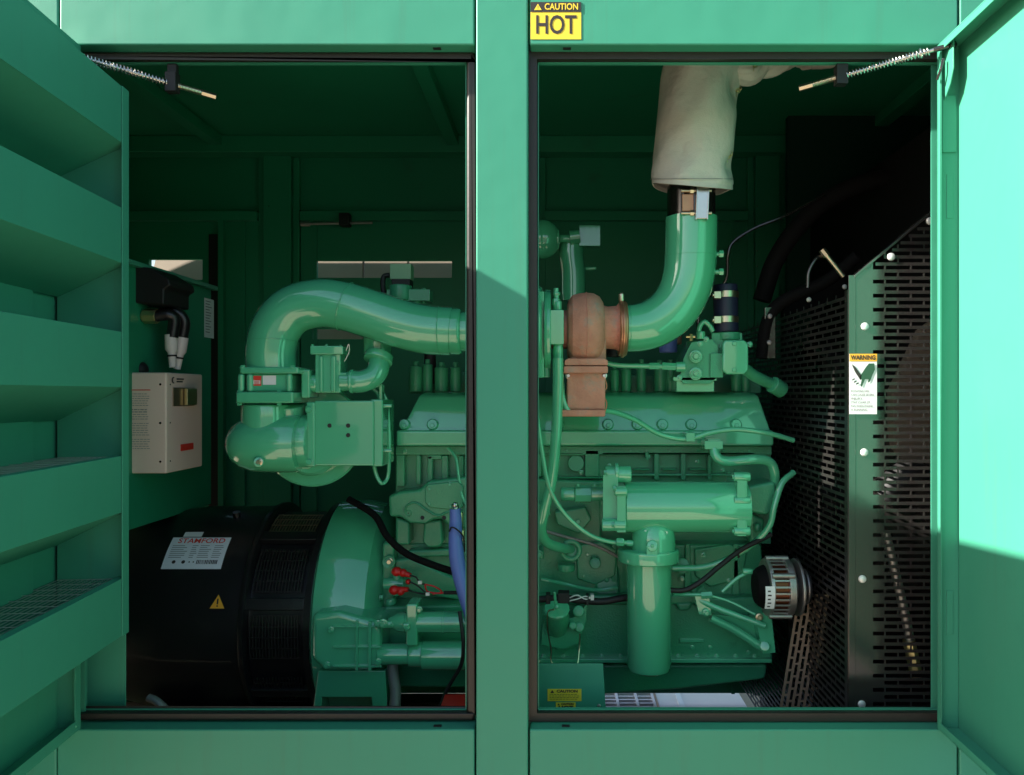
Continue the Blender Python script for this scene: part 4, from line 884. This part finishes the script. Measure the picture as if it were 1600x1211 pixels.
m.polyp([(1085, 930), (1108, 928), (1112, 962), (1092, 960)], .46, .56); m.polyp([(1180, 962), (1205, 955), (1212, 1020), (1192, 1022)], .45, .56); m.polyp([(1110, 960), (1190, 968), (1192, 1010)], .50, .54); m.rcylp((1195, 1010, .44), (1195, 1010, .50), 8); m.rcylp((1160, 893, .45), (1176, 893, .45), 5)
m.tubep([(1128, 925, .45), (1150, 905, .45), (1165, 896, .45)], 3, n=10)
part(m, 'alternator_bracket', 'gloss', bev=.004)
boltp(1187, 965, .44, 4, ENG, m='zinc'); boltp(1104, 958, .45, 4, ENG); m = MB(); m.cylp((1052, 929, .47), (1100, 929, .46), 3, n=10); m.cylp((1095, 930, .46), (1112, 929, .46), 6, n=6); m.build('tension_rod', 'gloss', ENG)
# ================================================================== cables
def cable(name, pts, r, m, lab, cat='cable', **k): return tag(MB().tubep(pts, r, n=12, **k).build(name, m), lab, cat)
cable('power_cable', [(545, 780, .55), (585, 805, .50), (605, 838, .47), (635, 865, .46), (680, 884, .45), (735, 902, .44), (760, 915, .44)], 5.5, 'dead', 'thick black cable running down from the bell housing to the centre post')
cable('battery_cable', [(1045, 922, .42), (1070, 922, .42), (1096, 908, .42), (1125, 884, .44), (1160, 858, .46), (1205, 835, .48)], 4, 'matt', 'black cable rising right of the vertical oil filter')
cable('blue_hose', [(711, 795, .46), (712, 815, .46), (712, 850, .45), (716, 885, .44), (726, 925, .43), (745, 985, .42)], lambda t: 8.5 + 3.5 * min(1, t * 2), 'blue', 'light blue hose beside the centre post', 'hose')
bh = empty('hose_end', P(711, 790, .46), 'brass and steel hose end on top of the blue hose', 'fitting')
m = MB(); m.rcylp((711, 800, .46), (711, 788, .46), 6, .002, 8); m.sphere(P(711, 789, .455), .009); m.build('steel_cap', 'steel', bh); m = MB(); m.rcylp((719, 800, .48), (719, 830, .48), 5, .002, 8); m.rcylp((722, 828, .48), (722, 845, .48), 4, .002, 8); m.build('brass_tail', 'brass', bh)
cable('hose_tie', [(702, 830, .44), (706, 824, .43), (716, 829, .43), (724, 840, .44), (726, 862, .45)], 1.2, 'matt', 'thin black tie looped round the blue hose', 'cable tie')
H = empty('terminal_wires', P(640, 912, .47), 'red capped terminal wires in front of the engine block', 'wires')
for x_, y_, d_ in ((620, 893, (-8, 4)), (616, 922, (-10, 0))):
    m = MB(); m.sphere(P(x_, y_, .50), .016, .014, .014); m.cylp((x_, y_, .50), (x_ + 22, y_ + (6 if y_ < 900 else -1), .49), 6, 3.5, n=16); m.sphere(P(x_ + 10, y_ + 2, .495), .012); m.build('red_cap', 'red', H)
m = MB(); m.sphere(P(638, 909, .50), .008).build('red_cap', 'red', H)
for pts, mt in (([(640, 899, .48), (650, 902, .475), (656, 911, .475), (664, 913, .475)], 'matt'), ([(640, 909, .48), (652, 915, .475), (664, 925, .47), (672, 927, .47)], 'matt'), ([(638, 922, .48), (655, 927, .475), (668, 928, .47)], 'matt'), ([(664, 913, .475), (680, 917, .47), (690, 925, .47), (676, 928, .47)], 'red'), ([(664, 914, .476), (668, 924, .475), (685, 927, .47), (695, 926, .47)], 'red')):
    MB().tubep(pts, 1.3, n=8).build('lead_wire', mt, H)
for x_, y_ in ((656, 910), (668, 928)): MB().boxp(x_ - 3, y_ - 2, x_ + 3, y_ + 3, .466, .472).build('white_marker', 'white', H)
MB().tubep([(694, 926, .47), (720, 926, .46), (760, 926, .46)], 3, n=10).build('black_sleeve', 'matt', H)
WH = empty('wiring_harness', P(905, 938, .40), 'black wiring harness with white wires crossing behind the oil filler cap', 'wiring')
MB().tubep([(820, 938, .47), (850, 936, .46), (880, 934, .46), (905, 938, .47), (940, 940, .47), (965, 936, .47), (1000, 930, .48)], 5.5, n=12).build('harness_sleeve', 'matt', WH)
MB().boxp(853, 930, 860, 945, .44, .48).boxp(872, 927, 890, 943, .44, .48).build('connector', 'matt', WH, bev=.002)
for k_ in (0, 1): MB().tubep([(890, 934 + k_ * 5, .455), (902, 930 + k_ * 6, .45), (914, 936 - k_ * 4, .45), (924, 934, .455)], 1, n=6).build('white_wire', 'white', WH)
MB().boxp(923, 930, 928, 938, .450, .47).build('white_marker', 'white', WH); MB().boxp(916, 930, 920, 946, .45, .475).build('tape_band', 'matt', WH)
tag(MB().tubep([(612, 1010, .50), (614, 1050, .49), (618, 1085, .48), (614, 1130, .46)], 9, n=14).build('braided_hose', 'braid'), 'grey braided hose hanging below the starter motor', 'hose')
tag(MB().tubep([(718, 955, .40), (722, 985, .38), (724, 1010, .38), (720, 1040, .40), (700, 1075, .42), (680, 1120, .42)], 3, n=10).build('starter_cable', 'matt'), 'black starter cable curling down beside the centre post', 'cable')
tag(MB().boxp(688, 1103, 732, 1118, .28, .36).build('red_strap', 'red', bev=.003), 'small bright red block at the foot of the centre post', 'block')
# ================================================================== lower bracket panel
BP = empty('bracket_panel', P(890, 1112, .22), 'green sheet bracket with two yellow caution labels, at the foot of the right opening', 'bracket')
m = MB(); m.polyp([(800, 1037), (942, 1037), (947, 1113), (940, 1125), (800, 1125)], .22, .225); part(m, 'sheet', 'panel', BP, bev=.001)
boltp(936, 1103, .219, 3, BP, kind='rivet', m='alu')
def clabel(cx, cy, wpx, hpx, Y, head, body, name):
    o = P(cx, cy, Y); w, h = wpx * S(Y), hpx * S(Y)
    l = plate(o, (1, 0, 0), (0, 0, 1), w, h).build(name, 'yellow', BP); f = frame_fn(o, (1, 0, 0), (0, 0, 1), .0014); m = MB()
    text_into(m, head, h * .30, lambda a, b: f(a + w * .08, b + h * .32), bold=.0004, width=w * .62); pol(m, f, [(-w * .42, h * .18), (-w * .30, h * .18), (-w * .36, h * .42)])
    if body: text_into(m, body, h * .62, lambda a, b: f(a, b - h * .15), bold=.0008, width=w * .75)
    else:
        for i in range(4):
            x = -w * .44
            while x < w * .38: ww = random.uniform(.003, .009); rect(m, f, x, h * (.05 - i * .13), x + ww, h * (.05 - i * .13) + .0011); x += ww + .0015
    m.build('lettering', 'ink', l)
clabel(882, 1086, 53, 19, .2195, 'CAUTION', None, 'caution_label'); clabel(884, 1104, 31, 13, .2195, 'CAUTION', 'HOT', 'caution_label')
# ================================================================== grating and slab seen through the gap under the rear wall
GR = empty('walkway', (P(1000, 0, YR).x, 2.1, -1.5), 'pale walkway grating seen low through the gap behind the engine', 'walkway')
MB().box(-2.7, .02, YR - .1, YR, -1.5, -1.3705).build('skid_rail', 'matt', ENG if 0 else ENC)
MB().box(.93, 2.4, YR - .1, YR, -1.5, -1.3705).build('skid_rail', 'matt', ENC)
m = MB(); zg = -1.44; xg0, xg1 = .05, .455
k = 0
while k * .04 < .80: m.box(xg0, xg1, 1.48 + k * .04, 1.490 + k * .04, zg, zg + .02); k += 1
for x_ in (.10, .19, .28, .37, .448): m.box(x_ - .006, x_ + .006, 1.47, 2.29, zg + .001, zg + .024)
m.build('grating', 'grating', GR)
MB().box(.47, .87, 1.48, 2.3, zg - .02, zg + .01).build('pale_plate', 'slab', GR, bev=.003)
MB().box(.56, .585, 1.48, 2.3, zg + .0101, zg + .016).build('edge_strip', 'lwhite', GR)
# ================================================================== radiator end: perforated guards
RAD = empty('radiator_guard', P(1380, 1115, .16), 'black perforated metal guard with a warning label, at the right of the engine', 'guard')
YG = .16; s_ = S(YG)
xs0 = P(1337, 0, YG).x; pitch = 11 * s_; zbot = P(0, 1108, YG).z
topline = lambda x: P(0, 0, YG).z - (325 + (1462 - (x / s_ + VX)) * (430 - 325) / (1462 - 1337)) * s_
m = MB(); xm = P(1364, 0, YG).x
m.poly([(xs0, zbot), (xm, zbot), (xm, topline(xm)), (xs0, topline(xs0))], YG, YG + .002)
x_end = P(1600, 0, YG).x
rows = int((P(0, 250, YG).z - zbot) / pitch)
def st(i):
    z = zbot + (i + 1) * pitch; # left limit where the sloped edge cuts this row
    py = VY - z / s_; 
    return max(0, (1462 - (py - 325) * (1462 - 1337) / (430 - 325) - 1364) * s_) if py < 445 else 0
perf(m, (xm, YG, zbot), (1, 0, 0), (0, 0, 1), (0, .002, 0), x_end - xm, rows, 38 * s_, 2.6 * s_, pitch, 6 * s_, st)
def solid_hem(mm):
    # solid tabs that close the left ends of every second row
    for i in range(rows):
        if i % 2 and st(i) <= 0: mm.obox((xm, YG, zbot + i * pitch + pitch - 6 * s_), (18 * s_, 0, 0), (0, .002, 0), (0, 0, 6 * s_))
solid_hem(m)
m.build('perforated_plate', 'guard', RAD)
m = MB(); m.box(xs0 - .018, xs0, YG - .001, YG + .002, zbot, topline(xs0)); a = Vector((xs0 - .004, YG - .002, topline(xs0))); b = Vector((x_end, YG - .002, topline(x_end)))
m.obox(a, b - a, (0, .03, 0), (0, 0, -.008)); m.obox(P(1352, 419, YG - .001), (0, .004, 0), (.012, 0, .010), (.004, 0, -.004)); m.build('folded_edge', 'guard', RAD, bev=.001)
for x_, y_ in ((1454, 345), (1393, 401), (1352, 510), (1351, 707), (1348, 905), (1347, 1101)):
    boltp(x_, y_, YG - .0025, 6.2, RAD, kind='rivet', m='rivet', name='rivet')
# warning label
o = P(1348.5, 600, YG - .004); w, h = 43 * s_, 94 * s_
wl = plate(o, (1, 0, 0), (0, 0, 1), w, h).build('warning_label', 'lwhite', RAD)
f = frame_fn(o, (1, 0, 0), (0, 0, 1), .0012); f2 = frame_fn(o, (1, 0, 0), (0, 0, 1), .0018)
m = MB(); rect(m, f, -w / 2, h / 2 - h * .125, w / 2, h / 2); hd = m.build('orange_header', 'orange', wl)
m = MB(); text_into(m, 'WARNING', h * .10, lambda a, b: f2(a, b + h * .435), bold=.0006, width=w * .9)
for i, t in enumerate(('ROTATING FAN', 'CAN CAUSE SEVERE', 'INJURY.', 'STAY CLEAR OF', 'FAN WHEN ENGINE', 'IS RUNNING.')):
    text_into(m, t, h * .048, lambda a, b, i=i: f2(a - w * .44, b - h * (.12 + i * .062)), align='LEFT', width=w * (.045 * len(t) + .1))
m.build('lettering', 'ink', wl)
m = MB()   # hand struck by a blade
pol(m, f2, [(w * x, h * y) for x, y in ((.40, .34), (.42, .24), (.32, .14), (.24, .04), (.16, .02), (.19, .08), (.06, .08), (-.05, -.05), (-.10, -.03), (-.06, .07), (-.14, .09), (-.06, .17), (.08, .27), (.20, .34))])
m.build('hand_pictogram', 'inkgreen', wl); m = MB(); pol(m, f2, [(w * x, h * y) for x, y in ((-.42, .33), (-.30, .29), (-.06, .14), (-.10, .06), (-.30, .20))])
for dx, dy in ((-.36, .07), (-.30, .03), (-.22, .0)): pol(m, f2, [(w * (dx - .05), h * (dy - .015)), (w * (dx + .06), h * (dy + .008)), (w * (dx + .05), h * (dy + .024)), (w * (dx - .03), h * (dy + .012))])
m.build('blade_pictogram', 'ink', wl)
# fan guard running back into the enclosure (faces the engine)
m = MB(); xg = P(1322, 0, YG + .01).x
perf(m, (xg, YG + .02, -1.15), (0, 1, 0), (0, 0, 1), (.002, 0, 0), 1.3, 76, .060, .005, .0185, .0105); m.box(xg, xg + .002, YG + .002, YG + .02, -1.15, .26)
m.build('side_guard', 'guard2', RAD)
m = MB(); pp = P(1214, 1122, .45); perf(m, (pp.x, .45, pp.z - .02), (.17, .02, 1), (1, 0, 0), (0, .002, 0), .38, 6, .030, .006, .0165, .009); m.build('lower_guard', mat('sunlit_tan_steel', (.45, .30, .20), .45, metal=.4), RAD)  # tan colour stands in for warm sunlight on the mesh from below
m = MB(); m.boxp(1232, 945, 1262, 1120, .60, .62); m.build('guard_post', 'guard', RAD)
# shroud, fan and hoses
MB().box(P(1232, 0, 1.42).x, 2.38, 1.42, 1.46, -1.3, ZC - .001).build('dark_backdrop', mat('backdrop_dark_green', (.008, .045, .028), .7, spec=.2), RAD)  # dark sheet added to deepen the black in front of the rear wall
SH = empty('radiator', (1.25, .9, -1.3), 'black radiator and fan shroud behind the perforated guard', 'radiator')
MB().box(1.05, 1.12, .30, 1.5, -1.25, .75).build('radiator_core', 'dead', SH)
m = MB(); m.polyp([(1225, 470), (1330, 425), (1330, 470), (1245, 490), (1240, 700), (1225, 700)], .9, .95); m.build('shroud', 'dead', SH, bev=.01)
m = MB(); c = Vector((.93, .85, -.35))
m.lathe(c, (1, 0, 0), [(-.09, .50), (-.09, .515), (.12, .515), (.12, .50)], 72, cap=False); m.build('shroud_ring', 'guard', SH)
for k in range(8):
    a = 2 * math.pi * k / 8 + .2; dr = Vector((0, math.cos(a), math.sin(a))); tn = Vector((0, -math.sin(a), math.cos(a)))
    MB().obox(c + dr * .09 - tn * .05 - Vector((.04, 0, 0)), dr * .38, tn * .11 + Vector((.07, 0, 0)), (.003, 0, 0)).build('fan_blade', 'matt', SH, bev=.002)
MB().cyl(c - Vector((.06, 0, 0)), c + Vector((.04, 0, 0)), .10, n=40).build('fan_hub', 'matt', SH)
m = MB(); m.polyp([(1395, 610), (1440, 515), (1500, 470), (1500, 790), (1470, 800), (1395, 700)], .36, .40); m.build('brown_baffle', 'brown', SH, bev=.004)
m = MB(); m.tubep([(1380, 780, .33), (1420, 745, .32), (1450, 770, .32), (1500, 850, .32)], 26, n=24); m.build('lower_hose', 'matt', SH)
m = MB(); m.tubep([(1383, 830, .20), (1400, 900, .20), (1418, 980, .20), (1430, 1050, .20)], 7, n=14); m.build('drain_pipe', 'alu', SH)
m = MB(); m.cylp((1420, 1000, .20), (1430, 1046, .20), 10, n=8); m.build('drain_fitting', 'brass', SH)
HS = empty('radiator_hose', P(1300, 400, .8), 'thick black radiator hose arching above the guard', 'hose')
m = MB(); m.tubep([(1190, 470, .75), (1215, 400, .74), (1270, 330, .72), (1340, 290, .70), (1420, 275, .70), (1500, 280, .7)], 14, n=32); m.build('hose_body', 'dead', HS)
m = MB(); m.tubep([(1262, 450, .42), (1264, 425, .42), (1275, 405, .42), (1288, 400, .43)], 3.4, n=12); m.build('vent_pipe', 'darkpipe', HS)
m = MB(); m.cylp((1286, 392, .42), (1318, 432, .42), 4, n=16); m.cylp((1284, 390, .42), (1292, 400, .42), 6, n=8); m.build('drain_cock', 'zinc', HS)
m = MB(); m.tubep([(1190, 560, .62), (1200, 500, .62), (1225, 470, .62), (1290, 440, .6), (1340, 400, .55)], 10, n=20); m.build('lower_hose', 'dead', HS)
for x_, y_ in ((1203, 494), (1202, 535), (1264, 468), (1320, 448)): boltp(x_, y_, .60 if x_ < 1210 else .3, 4, SH, kind='rivet', m='alu', name='rivet')
MB().boxp(1195, 480, 1212, 560, .605, .62).build('mounting_strip', 'guard', SH, bev=.002)

# ================================================================== light, sky, camera
w = bpy.data.worlds.new('World'); sc.world = w; w.use_nodes = True
nt = w.node_tree; bg = nt.nodes['Background']
sky = nt.nodes.new('ShaderNodeTexSky'); sky.sky_type = 'NISHITA'; sky.sun_disc = False
sun_dir = Vector((1, .20, -.575)).normalized()
el = math.asin(-sun_dir.z); az = math.atan2(-sun_dir.x, -sun_dir.y)
sky.sun_elevation = el; sky.sun_rotation = az % (2 * math.pi); sky.air_density = 1.2; sky.dust_density = 1.5
nt.links.new(sky.outputs[0], bg.inputs[0]); bg.inputs[1].default_value = .075
sl = bpy.data.lights.new('sun', 'SUN'); sl.energy = 5.0; sl.angle = R(.5); sl.color = (1, .95, .86)
so = bpy.data.objects.new('sun', sl); col.objects.link(so); so.rotation_euler = sun_dir.to_track_quat('-Z', 'Y').to_euler(); so.location = -sun_dir * 10
cam = bpy.data.cameras.new('camera'); co = bpy.data.objects.new('camera', cam); col.objects.link(co)
co.location = (0, -D, 0); co.rotation_euler = (R(90), 0, 0)
cam.sensor_width = 36; cam.lens = 36 * F / 1600; cam.shift_x = -(VX - 800) / 1600; cam.shift_y = (VY - 605.5) / 1600
cam.clip_start = .02; cam.clip_end = 300
sc.camera = co
sc.view_settings.view_transform = 'Standard'; sc.view_settings.look = 'None'; sc.view_settings.gamma = 1; sc.view_settings.exposure = 1.75
try:
    sc.cycles.max_bounces = 12; sc.cycles.diffuse_bounces = 7; sc.cycles.glossy_bounces = 6
except Exception: pass
